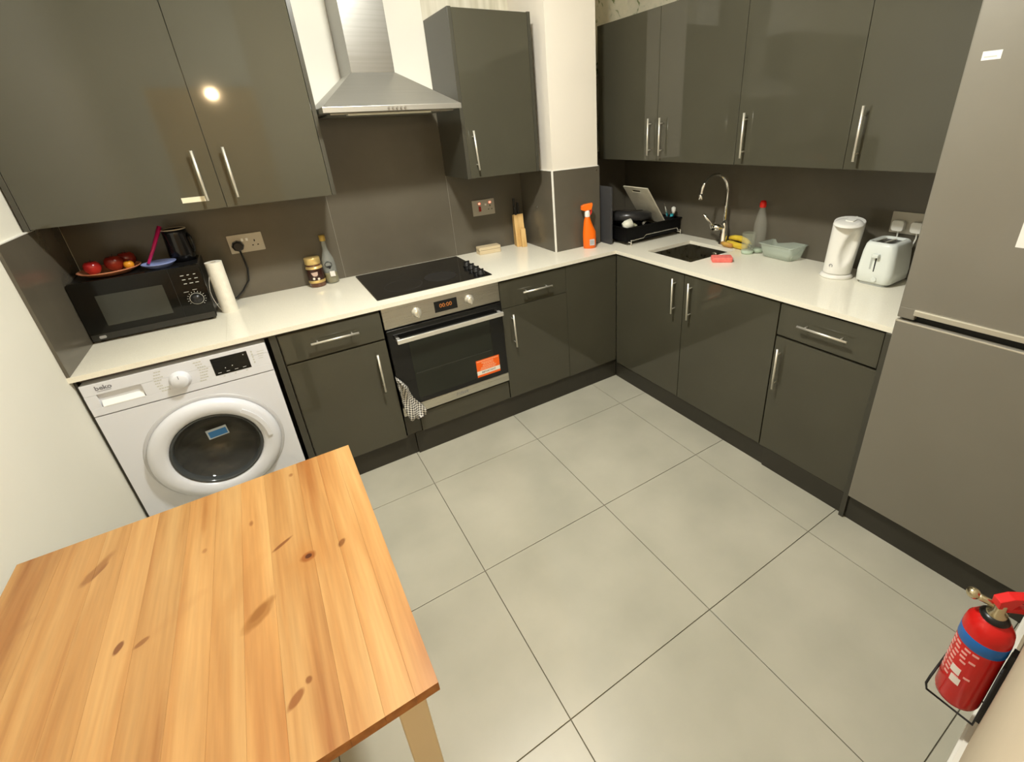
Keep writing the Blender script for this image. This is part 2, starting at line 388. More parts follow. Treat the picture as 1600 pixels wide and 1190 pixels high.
# ================================================================== CEILING LIGHT AND HALL PENDANT
cl = T('ceiling_light', 'round flush ceiling light above the middle of the kitchen', 'lamp', (1.28, -1.5, 2.6))
P('base', MB().lathe([(.0, 2.6), (.15, 2.6), (.155, 2.575), (.14, 2.57), (0, 2.57)], 1.28, -1.5), GLOW, cl)
P('diffuser', MB().lathe([(.095, 2.57), (.09, 2.55), (.07, 2.53), (.035, 2.518), (0, 2.515)], 1.28, -1.5, cap=False), mat('lamp_glow', (1, 1, 1), emit=(1, .995, .93), es=LAMP), cl)
hp = T('pendant_lamp', 'bare warm bulb hanging in the hallway behind the doorway', 'lamp', (.66, -3.7, 2.6))
P('cable', MB().tube([(.66, -3.7, 2.6), (.66, -3.7, 2.10)], .004), WPL, hp)
P('lamp_holder', MB().tube([(.66, -3.7, 2.11), (.66, -3.7, 2.055)], .018, 16), WPL, hp)
P('bulb', MB().ball((.66, -3.7, 2.02), .022), mat('bulb_glow', (1, 1, 1), emit=(1, .72, .40), es=HALL), hp)

# ================================================================== BASE UNITS, BACK RUN
GU = 'grey gloss base cabinets'
def carcass(mb_parent, x0, x1, y0, y1, z0, z1): return P('carcass', MB().box(x0, x1, y0, y1, z0, z1, .001), CARC, mb_parent)
def dpanel_y(name, par, x0, x1, z0, z1, y=DY, t=.018, m=GLOSS): return P(name, MB().box(x0, x1, y, y+t, z0, z1, .0015), m, par)
def dpanel_x(name, par, y0, y1, z0, z1, x=DX, t=.018, m=GLOSS): return P(name, MB().box(x, x+t, y0, y1, z0, z1, .0015), m, par)
c = T('base_cabinet', 'narrow grey gloss base cabinet with one drawer, between washing machine and oven', 'cabinet', (.86, -.3, .13), group=GU)
carcass(c, .645, 1.073, -.584, -.02, .135, .853)
dr = dpanel_y('drawer', c, .650, 1.071, .709, .842); bar_handle(dr, (.762, -.633, .783), (.962, -.633, .781), (0, -1, 0))
do = dpanel_y('door', c, .650, 1.071, .132, .700); bar_handle(do, (1.017, -.633, .649), (1.016, -.633, .448), (0, -1, 0))
P('end_panel', MB().box(.617, .644, -.600, -.02, 0, .855, .001), CARC, c)
c = T('base_cabinet', 'grey gloss base cabinet with one drawer, right of the oven', 'cabinet', (1.9, -.3, .13), group=GU)
carcass(c, 1.692, 2.18, -.584, -.02, .135, .853)
dr = dpanel_y('drawer', c, 1.692, 2.115, .697, .846); bar_handle(dr, (1.818, -.633, .771), (2.004, -.633, .769), (0, -1, 0))
do = dpanel_y('door', c, 1.692, 2.115, .135, .694); bar_handle(do, (1.745, -.633, .661), (1.749, -.633, .464), (0, -1, 0))
dpanel_y('corner_panel', c, 2.117, 2.489, .132, .848)
pk = T('plinth', 'dark grey kickboard under the oven wall cabinets', 'plinth', (1.2, -.58, 0), group='kickboards')
P('board', MB().box(.646, 1.118, -.578, -.562, 0, .128, .001), PLIN, pk)
P('board', MB().box(1.12, 2.498, -.5896, -.575, 0, .132, .001), PLIN, pk)

# ================================================================== OVEN
ov = T('built_in_oven', 'built-in steel and black glass oven under the hob', 'oven', (1.383, -.3, .25))
OX0, OX1 = 1.079, 1.687
P('body', MB().box(OX0+.004, OX1-.004, -.585, -.03, .262, .853, .002), BMATT, ov)
P('control_panel', MB().box(OX0, OX1, -.606, -.585, .749, .853, .002), STEEL, ov)
P('display', MB().box(1.330, 1.449, -.6075, -.604, .772, .829, .001), BGLASS, ov)
LED = mat('amber_digits', (.1, .03, 0), emit=(1, .32, .06), es=.45)
text('clock_digits', '00:00', .030, (1.388, -.6080, .803), X, Z, LED, ov)
for kx, kz in ((1.240, .800), (1.515, .800)):
    k = MB(); My = Matrix.Translation((kx, -.606, kz)) @ Matrix.Rotation(R(90), 4, 'X')
    k.lathe([(.024, 0), (.024, .003), (.019, .006), (.018, .022), (.016, .025), (0, .025)], M=My)
    k.box(-.004, .004, -.019, .019, .02, .033, .002, M=My)
    P('knob', k, NICK, ov)
for kx in (1.240, 1.515):
    t_ = MB()
    for a_ in range(-130, 131, 40):
        t_.box(-.001, .001, .028, .031, 0, .0006, M=Matrix.Translation((kx, -.606, .800)) @ Matrix.Rotation(R(90), 4, 'X') @ Matrix.Rotation(R(a_), 4, 'Z'))
    P('dial_marks', t_, INK, ov)
od = P('door', MB().box(OX0+.001, OX1-.001, -.618, -.588, .318, .744, .003), BGLASS, ov, label='black glass oven door')
P('window', MB().box(1.172, 1.606, -.6190, -.6175, .345, .662, .0005), mat('oven_window', (.013, .015, .010), .08), od)
P('rack_line', MB().box(1.18, 1.598, -.6193, -.6188, .486, .490), mat('rack_shine', (.035, .036, .028), .4), od)
hb = MB(); hb.box(1.112, 1.674, -.664, -.650, .684, .706, .003)
for hx in (1.124, 1.662): hb.box(hx-.008, hx+.008, -.652, -.617, .687, .703, .002)
P('handle', hb, mat('oven_handle_silver', (.86, .84, .78), .25, .7), od)
st = P('sticker', MB().box(1.499, 1.637, -.6196, -.6190, .347, .449), mat('orange_sticker', (.95, .14, .008), .5), od, label='orange sticker')
P('sticker_band', MB().box(1.499, 1.637, -.6199, -.6195, .360, .384), mat('sticker_white', (.9, .85, .75), .5), od)
text('sticker_word', 'IMPORTANT', .015, (1.568, -.6200, .372), X, Z, INK, od, bold=.0003)
sm = MB(); sal = mat('sticker_pale_text', (1, .45, .25), .5)
for yy, (a_, b_) in ((.441, (1.505, 1.632)), (.430, (1.53, 1.60)), (.421, (1.54, 1.60)), (.410, (1.535, 1.605)), (.400, (1.525, 1.615)), (.391, (1.52, 1.61))):
    xx = a_
    while xx < b_:
        wl_ = random.uniform(.004, .012); sm.box(xx, min(xx+wl_, b_), -.6200, -.6196, yy-.0028, yy+.0028); xx += wl_+.002
P('sticker_text', sm, sal, od)
P('lower_strip', MB().box(OX0, OX1, -.614, -.588, .263, .315, .002), STEEL, ov)
text('brand_name', 'Indesit', .026, (1.400, -.6145, .290), X, Z, INK, ov, shear=.3)
P('trim_rail', MB().box(OX0, OX1, -.600, -.586, .250, .262), DARK, ov)
fp = T('filler_panel', 'low grey gloss panel below the oven', 'panel', (1.383, -.6, .13))
dpanel_y('board', fp, 1.16, 1.687, .136, .248, y=-.600); P('board_end', MB().box(1.079, 1.158, -.590, -.575, .134, .248, .001), CARC, fp)

# checked towel poking out between door and oven
tw = MB(); rows = [(.505, 1.074, 1.078), (.47, 1.075, 1.100), (.43, 1.078, 1.122), (.40, 1.082, 1.128), (.365, 1.082, 1.140), (.33, 1.087, 1.165), (.295, 1.090, 1.186), (.262, 1.096, 1.184), (.247, 1.098, 1.150)]
rr = []
for k, (z, xa, xb) in enumerate(rows):
    ring = []; n = 9
    for i in range(n):
        t = i/(n-1); ring.append((xa+(xb-xa)*t, -.636-.012*math.sin(t*9+k*.8)-.010*math.sin(k*1.1), z+.006*math.sin(t*6+k)))
    for i in reversed(range(n)):
        t = i/(n-1); ring.append((xa+(xb-xa)*t, -.621, z+.006*math.sin(t*6+k)))
    rr.append(ring)
tw.loft(rr)
tm = mat('checked_cotton', rough=.9)
ck = nd(tm, 'ShaderNodeTexChecker'); ck.inputs['Scale'].default_value = 120; ck.inputs[1].default_value = (.70, .68, .62, 1); ck.inputs[2].default_value = (.08, .075, .07, 1)
tcc = nd(tm, 'ShaderNodeTexCoord'); mpp = nd(tm, 'ShaderNodeMapping'); mpp.inputs['Rotation'].default_value = (0, R(35), 0); mpp.inputs['Scale'].default_value = (1, .0, 1)
lk(tm, tcc.outputs['Object'], mpp.inputs[0]); lk(tm, mpp.outputs[0], ck.inputs[0]); lk(tm, ck.outputs[0], bs(tm).inputs['Base Color'])
o = P('tea_towel', tw, tm, world_origin=(1.12, -.63, .25)); setp(o, 'grey and white checked tea towel sticking out at the lower corner of the oven door', 'towel')

# ================================================================== HOB
hbx = T('electric_hob', 'black glass hob set in the white worktop above the oven', 'hob', (1.385, -.3, H))
P('glass', MB().rbox(1.086, 1.685, -.546, -.040, H, H+.006, .006, 'z', bev=.001), BGLASS, hbx)
P('trim', MB().rbox(1.084, 1.687, -.548, -.038, H, H+.0025, .006, 'z'), CHROME, hbx)
ringm = mat('hob_print', (.05, .05, .052), .25)
for cx, cy, rad in ((1.25, -.40, .095), (1.25, -.17, .075), (1.47, -.385, .09), (1.50, -.16, .07)):
    P('cooking_zone', MB().lathe([(rad, H+.0061), (rad, H+.0063), (rad-.0015, H+.0063), (rad-.0015, H+.0061)], cx, cy, 40, cap=False, smooth=False), ringm, hbx)
P('glint_zone', MB().lathe([(0, H+.0061), (.085, H+.0061), (.084, H+.00625), (0, H+.00625)], 1.455, -.385, 40, smooth=False), mat('hob_glint', (.014, .014, .015), .28), hbx)  # reflected glint over one cooking zone, painted as a slightly paler disc
for kx, ky in ((1.645, -.30), (1.642, -.37), (1.640, -.44), (1.638, -.505)):
    k = MB(); k.lathe([(.022, H+.006), (.022, H+.010), (.019, H+.013), (.017, H+.028), (.014, H+.031), (0, H+.031)], kx, ky, 20)
    k.box(kx-.018, kx+.018, ky-.004, ky+.004, H+.028, H+.036, .002)
    P('knob', k, BPLAS, hbx)

# ================================================================== WORKTOP AND SINK
wt = T('worktop', 'L-shaped white quartz worktop', 'worktop', (2.5, -.4, WT))
SX0, SX1, SY0, SY1 = 2.602, 2.965, -1.085, -.752
mb = MB(); b = mb.bm
def slab(mb, pts): mb.prism(pts, WT, H)
slab(mb, [(0, YB-.010), (0, YF), (XF, YF), (SX0, YF), (SX0, YB-.010)])
slab(mb, [(SX0, YB-.010), (SX0, SY1), (XW-.010, SY1), (XW-.010, YB-.010)])
slab(mb, [(XF, YF), (XF, -2.119), (SX0, -2.119), (SX0, YF)])
slab(mb, [(SX1, SY1), (SX1, SY0), (XW-.010, SY0), (XW-.010, SY1)])
slab(mb, [(SX0, SY0), (SX0, -2.119), (XW-.010, -2.119), (XW-.010, SY0)])
P('slab', mb, WTOP, wt)
P('upstand_seam', MB().box(.476, .4775, YF+.002, -.05, H, H+.0002), mat('seam', (.60, .56, .45), .5), wt)
sk = T('sink', 'square steel undermounted sink', 'sink', (2.78, -.92, WT))
STL = mottle(mat('sink_steel', (.3, .28, .23), .3, 1), (.30, .28, .22), (.36, .34, .28), 30, rough=(.25, .38))
mb = MB(); t = .002; D0 = .70
mb.box(SX0-.01, SX0-.001, SY0-.01, SY1+.01, D0, WT); mb.box(SX1+.001, SX1+.01, SY0-.01, SY1+.01, D0, WT)
mb.box(SX0-.01, SX1+.01, SY0-.01, SY0-.001, D0, WT); mb.box(SX0-.01, SX1+.01, SY1+.001, SY1+.01, D0, WT); mb.box(SX0-.01, SX1+.01, SY0-.01, SY1+.01, D0-.008, D0)
P('basin', mb, STL, sk)
Mx = Matrix.Translation((SX1+.001, -.945, .822)) @ Matrix.Rotation(R(-90), 4, 'Y')
P('overflow', MB().lathe([(.017, 0), (.018, .003), (.013, .005), (.010, .003), (0, .003)], M=Mx), CHROME, sk)
P('drain', MB().lathe([(.045, D0), (.045, D0+.003), (.034, D0+.002), (0, D0+.001)], 2.78, -.92), CHROME, sk)

# tap
tp = T('mixer_tap', 'tall chrome swan-neck mixer tap beside the sink', 'tap', (3.02, -.955, H))
P('base', MB().lathe([(.027, H), (.027, H+.008), (.024, H+.012), (.023, H+.065), (.019, H+.075), (.019, H+.115), (.013, H+.13), (.011, H+.135)], 3.02, -.955), CHROME, tp)
pts = [(3.02, -.955, H+.12), (3.02, -.955, 1.20)]
for k in range(0, 13):
    a_ = math.pi*k/12; pts.append((3.02-.088+.088*math.cos(a_), -.955+.003*k, 1.20+.085*math.sin(a_)))
pts += [(2.842, -.917, 1.163)]
P('spout', MB().tube(pts, .0095, 14), CHROME, tp)
P('nozzle', MB().tube([(2.843, -.917, 1.19), (2.841, -.916, 1.158)], .0125, 14), CHROME, tp)
P('valve', MB().tube([(3.02, -.955, .985), (2.955, -.925, .985)], [.017, .020], 16), CHROME, tp)
P('lever', MB().tube([(2.955, -.925, .985), (2.940, -.915, 1.02), (2.905, -.890, 1.065)], [.014, .008, .0075], 10), CHROME, tp)

# ================================================================== BASE UNITS, RIGHT RUN
c = T('sink_cabinet', 'grey gloss double-door cabinet under the sink', 'cabinet', (2.8, -1.1, .11), group=GU)
P('carcass', MB().box(2.510, 3.06, -1.683, -.61, .112, .69, .001), CARC, c); P('front_rail', MB().box(2.510, 2.528, -1.683, -.61, .80, .855, .001), CARC, c)
P('front_rail', MB().box(2.510, 2.528, -1.683, -.61, .69, .80, .001), CARC, c)
do = dpanel_x('door', c, -1.1465, -.606, .112, .847); bar_handle(do, (2.4608, -1.094, .819), (2.4608, -1.096, .621), (-1, 0, 0))
do = dpanel_x('door', c, -1.6845, -1.1505, .110, .847); bar_handle(do, (2.4608, -1.2035, .819), (2.4608, -1.206, .619), (-1, 0, 0))
c = T('base_cabinet', 'grey gloss base cabinet with one drawer, beside the fridge', 'cabinet', (2.8, -1.9, .11), group=GU)
carcass(c, 2.510, 3.06, -2.097, -1.686, .112, .853)
dr = dpanel_x('drawer', c, -2.090, -1.690, .703, .847); bar_handle(dr, (2.4608, -1.788, .779), (2.4608, -1.986, .780), (-1, 0, 0))
do = dpanel_x('door', c, -2.094, -1.690, .108, .693); bar_handle(do, (2.4608, -1.722, .649), (2.4608, -1.724, .451), (-1, 0, 0))
P('end_panel', MB().box(2.472, 3.06, -2.1175, -2.099, 0, .856, .001), CARC, c)
pk = T('plinth', 'dark grey kickboard under the sink wall cabinets', 'plinth', (2.5, -1.3, 0), group='kickboards')
P('board', MB().box(2.499, 2.512, -1.715, -.592, 0, .108, .001), PLIN, pk)
P('board', MB().box(2.492, 2.508, -2.098, -1.716, 0, .106, .001), PLIN, pk)

# ================================================================== WALL UNITS
c = T('wall_cabinet', 'large double-door grey gloss wall cabinet above the microwave, left of the hood', 'wall cabinet', (.52, -.17, 1.354))
P('carcass', MB().box(.024, 1.026, -.330, YB-.012, 1.356, 2.11, .001), CARC, c)
P('end_panel', MB().box(.006, .022, -.349, YB-.012, 1.350, 2.112, .001), CARC, c); P('end_panel', MB().box(1.029, 1.046, -.349, YB-.012, 1.354, 2.112, .001), CARC, c)
do = dpanel_y('door', c, .0235, .6185, 1.354, 2.112, y=-.350); bar_handle(do, (.564, -.379, 1.578), (.564, -.379, 1.390), (0, -1, 0), .029)
P('tape', MB().box(.478, .556, -.3508, -.3498, 1.388, 1.408), mat('masking_tape', (.75, .68, .5), .7), do, label='strip of masking tape')
do = dpanel_y('door', c, .6205, 1.0275, 1.354, 2.112, y=-.350); bar_handle(do, (.669, -.379, 1.584), (.669, -.379, 1.392), (0, -1, 0), .029)
c = T('wall_cabinet', 'single-door grey gloss wall cabinet between the hood and the white pillar', 'wall cabinet', (1.917, -.17, 1.354))
P('carcass', MB().box(1.717, 2.118, -.330, YB-.012, 1.356, 2.108, .001), CARC, c)
P('end_panel', MB().box(1.697, 1.7155, -.351, YB-.012, 1.353, 2.113, .001), CARC, c); P('end_panel', MB().box(2.1195, 2.137, -.351, YB-.012, 1.354, 2.113, .001), CARC, c)
do = dpanel_y('door', c, 1.7165, 2.1185, 1.354, 2.110, y=-.350); bar_handle(do, (1.747, -.379, 1.585), (1.757, -.379, 1.394), (0, -1, 0), .029)
GX = 2.7137
for lab, yc, ds in (('double-door grey gloss wall cabinet above the sink and dish rack', -.68, ((-.685, -.158, -.641), (-1.210, -.687, -.731))),
                    ('double-door grey gloss wall cabinet above the kettle, running behind the fridge', -1.66, ((-1.720, -1.213, -1.262), (-2.118, -1.722, -1.768)))):
    c = T('wall_cabinet', lab, 'wall cabinet', (2.9, yc, 1.366))
    P('carcass', MB().box(GX+.020, XW-.012, ds[1][0]+.001, ds[0][1]-.001, 1.368, 2.104, .001), CARC, c)
    for y0, y1, hy in ds:
        do = dpanel_x('door', c, y0, y1, 1.366, 2.106, x=GX-.001); bar_handle(do, (2.6837, hy, 1.591), (2.6837, hy, 1.398), (-1, 0, 0), .029)

# ================================================================== COOKER HOOD
hd = T('cooker_hood', 'brushed steel chimney cooker hood over the hob', 'cooker hood', (1.357, -.23, 1.685))
HX0, HX1, HYF, HYB = 1.053, 1.662, -.465, YB-.012
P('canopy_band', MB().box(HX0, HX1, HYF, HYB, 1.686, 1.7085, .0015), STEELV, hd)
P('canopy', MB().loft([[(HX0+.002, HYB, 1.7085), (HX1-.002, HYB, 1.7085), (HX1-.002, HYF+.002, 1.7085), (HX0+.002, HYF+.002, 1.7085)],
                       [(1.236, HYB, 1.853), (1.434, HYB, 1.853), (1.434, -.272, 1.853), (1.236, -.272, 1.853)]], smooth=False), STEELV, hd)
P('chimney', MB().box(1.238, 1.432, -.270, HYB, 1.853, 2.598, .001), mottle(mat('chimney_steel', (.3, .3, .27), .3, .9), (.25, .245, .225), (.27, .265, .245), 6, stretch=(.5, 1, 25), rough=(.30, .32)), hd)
P('filter', MB().box(HX0+.03, HX1-.03, HYF+.03, HYB-.03, 1.678, 1.686, .002), mat('hood_filter', (.35, .34, .30), .4, .8), hd)
P('lamp_lens', MB().rbox(HX0+.10, HX1-.14, HYF+.02, HYF+.07, 1.674, 1.680, .012, 'z'), mat('hood_lens', (.6, .6, .5), .3), hd)
for k in range(5):
    q = MB().tube([(1.322+k*.018, HYF, 1.697), (1.322+k*.018, HYF-.006, 1.697)], .0052, 12)
    P('button', q, mat('hood_button', (.35, .34, .32), .35, 1), hd)

# ================================================================== WASHING MACHINE
wm = T('washing_machine', 'white front-loading washing machine under the worktop, beside the left wall', 'washing machine', (.305, -.3, 0))
fy = -.600
q = MB(); q.box(.013, .599, -.40, -.05, .02, .832, .003); q.box(.013, .020, -.590, -.40, .022, .830); q.box(.592, .599, -.590, -.40, .022, .830); q.box(.020, .592, -.590, -.40, .826, .831)
P('body', q, WMW, wm)
def holed(x0, x1, z0, z1, cx, cz, r_, y0, y1, n=64):
    A, B = [], []
    for k in range(n):
        a_ = 2*math.pi*(k+.5)/n; c_, s_ = math.cos(a_), math.sin(a_)
        t_ = min((x1-cx)/c_ if c_ > 0 else (x0-cx)/c_, (z1-cz)/s_ if s_ > 0 else (z0-cz)/s_)
        A.append((cx+c_*t_, cz+s_*t_)); B.append((cx+c_*r_, cz+s_*r_))
    for q0 in ((x0, z0), (x0, z1), (x1, z0), (x1, z1)):
        k = min(range(n), key=lambda i: (A[i][0]-q0[0])**2+(A[i][1]-q0[1])**2); A[k] = q0
    return MB().loft([[(a, y1, b) for a, b in B], [(a, y0, b) for a, b in B], [(a, y0, b) for a, b in A], [(a, y1, b) for a, b in A], [(a, y1, b) for a, b in B]], cap=False, smooth=False)
P('front_panel', holed(.012, .600, .022, .700, .318, .430, .158, fy, -.588), WMW, wm)
# control panel with a recessed detergent drawer
cp = MB(); cp.box(.012, .600, fy-.002, -.588, .787, .832, .002); cp.box(.012, .600, fy-.002, -.588, .704, .735, .002)
cp.box(.012, .046, fy-.002, -.588, .735, .787); cp.box(.176, .600, fy-.002, -.588, .735, .787); cp.box(.046, .176, -.590, -.584, .735, .787)
P('control_panel', cp, WMW, wm)
P('detergent_drawer', MB().prism([(-.603, .738), (-.588, .760), (-.588, .735), (-.603, .735)], .050, .172, 'x'), mat('appliance_bright', (.9, .9, .88), .25), wm)
text('brand_name', 'beko', .024, (.074, fy-.0024, .811), X, Z, INK, wm, bold=.0006)
P('logo_underline', MB().box(.053, .093, fy-.0028, fy-.002, .798, .7995), INK, wm)
for side, (xa, n) in enumerate(((.226, 8), (.345, 8))):
    q = MB()
    for k in range(n):
        l_ = random.uniform(.016, .028); z = .818-k*.0115; xo = .012*math.sin((k+.5)/n*math.pi)*(-1 if side == 0 else 1)
        x0 = xa+xo; xx = x0
        while xx < x0+l_:
            d_ = random.uniform(.003, .008); q.box(xx, xx+d_, fy-.0026, fy-.0018, z-.0022, z+.0022); xx += d_+.0015
    P('programme_text', q, LINK, wm)
My = Matrix.Translation((.291, fy-.002, .765)) @ Matrix.Rotation(R(90), 4, 'X')
P('dial', MB().lathe([(.036, 0), (.035, .004), (.030, .007), (.028, .022), (.025, .026), (0, .026)], M=My), WMW, wm)
P('dial_mark', MB().box(-.001, .001, .012, .026, .026, .0265, M=My), INK, wm)
ds = P('display', MB().box(.402, .528, fy-.0032, fy-.001, .741, .816, .001), BGLASS, wm)
q = MB()
for k in range(4): q.box(.412+k*.029, .424+k*.029, fy-.0036, fy-.003, .750, .7515)
q.box(.512, .515, fy-.0036, fy-.003, .802, .805); q.box(.44, .443, fy-.0036, fy-.003, .765, .768); q.box(.465, .468, fy-.0036, fy-.003, .768, .771)
P('display_marks', q, WINK, ds)['kind'] = 'stuff'
q = MB()
for k in range(5): q.box(.541, .546, fy-.0027, fy-.0018, .755+k*.012, .762+k*.012)
for k in range(4): q.box(.562+k*.0, .578+k*.003, fy-.0027, fy-.0018, .770+k*.010, .7715+k*.010)
P('symbols', q, LINK, wm)['kind'] = 'stuff'
q = MB()
for k in range(3): q.box(.425+k*.04, .432+k*.04, fy-.0026, fy-.0018, .731, .734)
P('symbols', q, LINK, wm)['kind'] = 'stuff'
Mw = Matrix.Translation((.318, fy, .430)) @ Matrix.Rotation(R(90), 4, 'X')
P('door_surround', MB().lathe([(.244, -.003), (.243, .001), (.236, .003), (.222, .003), (.222, -.003)], n=56, M=Mw, cap=False), WMG, wm)
dd = P('door', MB().lathe([(.226, 0), (.230, .012), (.226, .026), (.214, .036), (.196, .040), (.176, .036), (.164, .028), (.160, .016), (.160, 0)], n=56, M=Mw, cap=False), WMW, wm, label='white ring door')
P('door_rim', MB().lathe([(.160, .024), (.157, .027), (.152, .024), (.148, .010), (.146, .0)], n=56, M=Mw, cap=False), mat('smoked_rim', (.06, .065, .065), .12), dd)
P('drum', MB().lathe([(.152, .0), (.147, -.03), (.132, -.10), (.07, -.15), (0, -.155)], n=40, M=Mw, cap=False), mottle(mat('drum_steel', (.2, .18, .15), .35, .8), (.05, .045, .035), (.13, .115, .085), 9, stretch=(.3, 1, 3)), dd)
P('door_glass', MB().lathe([(.152, .006), (.140, -.012), (.110, -.034), (.06, -.048), (0, -.052)], n=40, M=Mw, cap=False), thin('door_glass', (.10, .10, .09), .35, .03), dd)
grip = MB()
pr = []
for k in range(13):
    a_ = R(78-k*4.2); pr.append((a_))
ringo = []
for a_ in pr: ringo.append([(rr_*math.cos(a_), rr_*math.sin(a_), h_) for rr_, h_ in ((.186, .036), (.186, .046), (.202, .046), (.202, .036))])
grip.loft(ringo, smooth=False, M=Mw @ Matrix.Rotation(R(-28), 4, 'Z'))
P('door_grip', grip, WMW, dd)
ML = Mw @ Matrix.Translation((.010, .050, .012)) @ Matrix.Rotation(R(4), 4, 'Z')
lb = MB(); lb.box(-.037, .037, -.022, .022, -.0410, -.0400, M=ML)
P('label_border', lb, mat('label_pale', (.55, .62, .68), .6), dd)
lb = MB(); lb.box(-.031, .033, -.017, .012, -.0400, -.0392, M=ML)
P('label', lb, mat('label_blue', (.05, .22, .55), .6), dd, label='blue paper label')
P('foot', MB().tube([(.06, -.54, 0), (.06, -.54, .022)], .02, 12), BPLAS, wm); P('foot', MB().tube([(.55, -.54, 0), (.55, -.54, .022)], .02, 12), BPLAS, wm)
wp = T('side_panel', 'thin grey panel between the left wall and the washing machine', 'panel', (.004, -.3, 0))
P('board', MB().box(.0, .008, -.585, -.02, 0, .856, .001), CARC, wp)
P('rail', MB().box(.009, .616, -.560, -.545, .834, .856), mat('rail_taupe', (.16, .13, .11), .6), wp)

# ================================================================== FRIDGE
fr = T('fridge_freezer', 'tall silver-grey fridge freezer at the end of the sink wall', 'fridge', (2.77, -2.41, .1))
FX = 2.457
P('body', MB().box(2.50, 3.07, -2.698, -2.124, .10, 2.04, .004), FRID, fr)
up_ = MB(); up_.box(FX, 2.496, -2.698, -2.122, .968, 2.04, .004); up_.box(FX, 2.496, -2.172, -2.122, .932, .972, .004)
ud = P('door', up_, FRID, fr, label='upper fridge door')
P('handle_recess', MB().box(2.476, 2.496, -2.698, -2.168, .930, .968), DARK, ud)
P('handle', MB().box(FX-.006, FX+.012, -2.698, -2.168, .950, .969, .003), FRIL, ud, label='silver grip strip')
P('paper_tag', MB().box(FX-.0008, FX+.0002, -2.196, -2.155, 1.684, 1.705), mat('tag_white', (.85, .83, .78), .6), ud)
P('tag_print', MB().box(FX-.0012, FX-.0006, -2.187, -2.160, 1.690, 1.693), LINK, ud)
P('notice', MB().box(FX-.0008, FX+.0002, -2.52, -2.352, 1.212, 1.45), mat('paper_white', (.85, .83, .78), .6), ud, label='white paper notice')
ld = MB(); ld.box(FX, 2.496, -2.698, -2.121, .132, .921, .004)
ld = P('door', ld, FRID, fr, label='lower freezer door')
P('top_trim', MB().box(FX-.001, 2.480, -2.698, -2.121, .9165, .9225, .002), FRIL, ld)
P('gasket', MB().box(2.480, 2.498, -2.69, -2.13, .921, .935), DARK, fr)
pk = T('plinth', 'dark grey kickboard under the fridge freezer', 'plinth', (2.49, -2.4, 0), group='kickboards')
P('board', MB().box(2.484, 2.498, -2.685, -2.1185, 0, .124, .001), PLIN, pk)

# ================================================================== MICROWAVE AND WHAT STANDS ON IT
mw = T('microwave', 'black microwave at the left end of the worktop', 'microwave', (.23, -.15, H))
my = -.272
P('body', MB().box(.014, .442, my+.02, -.022, .889, 1.126, .006), BPLAS, mw)
P('fascia', MB().rbox(.012, .444, my, my+.022, .887, 1.130, .010, 'y', bev=.002), mat('microwave_black', (.005, .005, .004), .12, spec=.3), mw)
P('window', MB().box(.082, .300, my-.0012, my+.001, .943, 1.070, .0005), mat('microwave_window', (.035, .036, .028), .18), mw)
P('door_seam', MB().box(.333, .3345, my-.0006, my+.001, .890, 1.127), DARK, mw)
P('lower_lip', MB().box(.016, .440, my-.003, my, .889, .915, .001), mat('microwave_lip', (.022, .021, .017), .25), mw)
Mm = Matrix.Translation((.396, my, .985)) @ Matrix.Rotation(R(90), 4, 'X')
P('dial', MB().lathe([(.021, 0), (.021, .004), (.018, .016), (0, .017)], M=Mm), BPLAS, mw)
q = MB(); q.lathe([(.024, .0), (.0255, .0005), (.0255, .001), (.024, .001)], n=36, M=Mm, cap=False, smooth=False)
for k in range(14): q.box(-.0007, .0007, .029, .034, 0, .0008, M=Mm @ Matrix.Rotation(R(-140+k*20), 4, 'Z'))
P('dial_marks', q, LINK, mw)
q = MB()
for k in range(3):
    for j in range(3): q.box(.368+k*.022+random.uniform(0, .004), .378+k*.022+random.uniform(0, .005), my-.0008, my, 1.055+j*.018, 1.0575+j*.018)
q.box(.360, .378, my-.0008, my, 1.020, 1.0215); q.box(.392, .408, my-.0008, my, 1.025, 1.0265)
P('symbols', q, LINK, mw)
P('badge', MB().rbox(.040, .062, my-.0042, my-.003, .896, .908, .004, 'y'), mat('badge_silver', (.45, .45, .45), .3, .6), mw)
for a_ in ((.04, -.24), (.415, -.24), (.04, -.05), (.415, -.05)): P('foot', MB().tube([(*a_, H), (*a_, .890)], .012, 10), BPLAS, mw)
MT = 1.1265
def dish(name, label, cx, cy, r_, h, m, sx=1):
    mb = MB().lathe([(0, MT), (r_*.6, MT), (r_*.95, MT+h*.8), (r_, MT+h), (r_*.97, MT+h+.001), (r_*.92, MT+h*.85), (r_*.58, MT+.004), (0, MT+.004)], cap=False, M=Matrix.Translation((cx, cy, 0)) @ Matrix.Diagonal((sx, 1, 1, 1)))
    return setp(P(name, mb, m, world_origin=None), label, 'plate')
dish('fruit_plate', 'shallow orange-pink plate of fruit on the microwave', .138, -.155, .105, .024, mat('salmon_glaze', (.62, .24, .12), .25))
dish('saucer', 'small pale blue dish on the microwave beside the fruit plate', .305, -.185, .062, .022, mat('blue_glaze', (.26, .32, .60), .25))
def fruit(label, c, r_, col, name='apple', cat='apple', grp='fruit on the plate'):
    t = T(name, label, cat, (c[0], c[1], c[2]-r_), group=grp)
    mb = MB().lathe([(0, -.80), (.25, -.92), (.6, -.80), (.92, -.35), (1, .1), (.9, .55), (.6, .85), (.3, .88), (.08, .72), (0, .68)], n=22, cap=False, M=Matrix.Translation(c) @ Matrix.Scale(r_, 4))
    P('flesh', mb, col, t); P('stem', MB().tube([(c[0], c[1], c[2]+r_*.68), (c[0]+.004, c[1], c[2]+r_*1.15)], .0015, 6), BMATT, t)
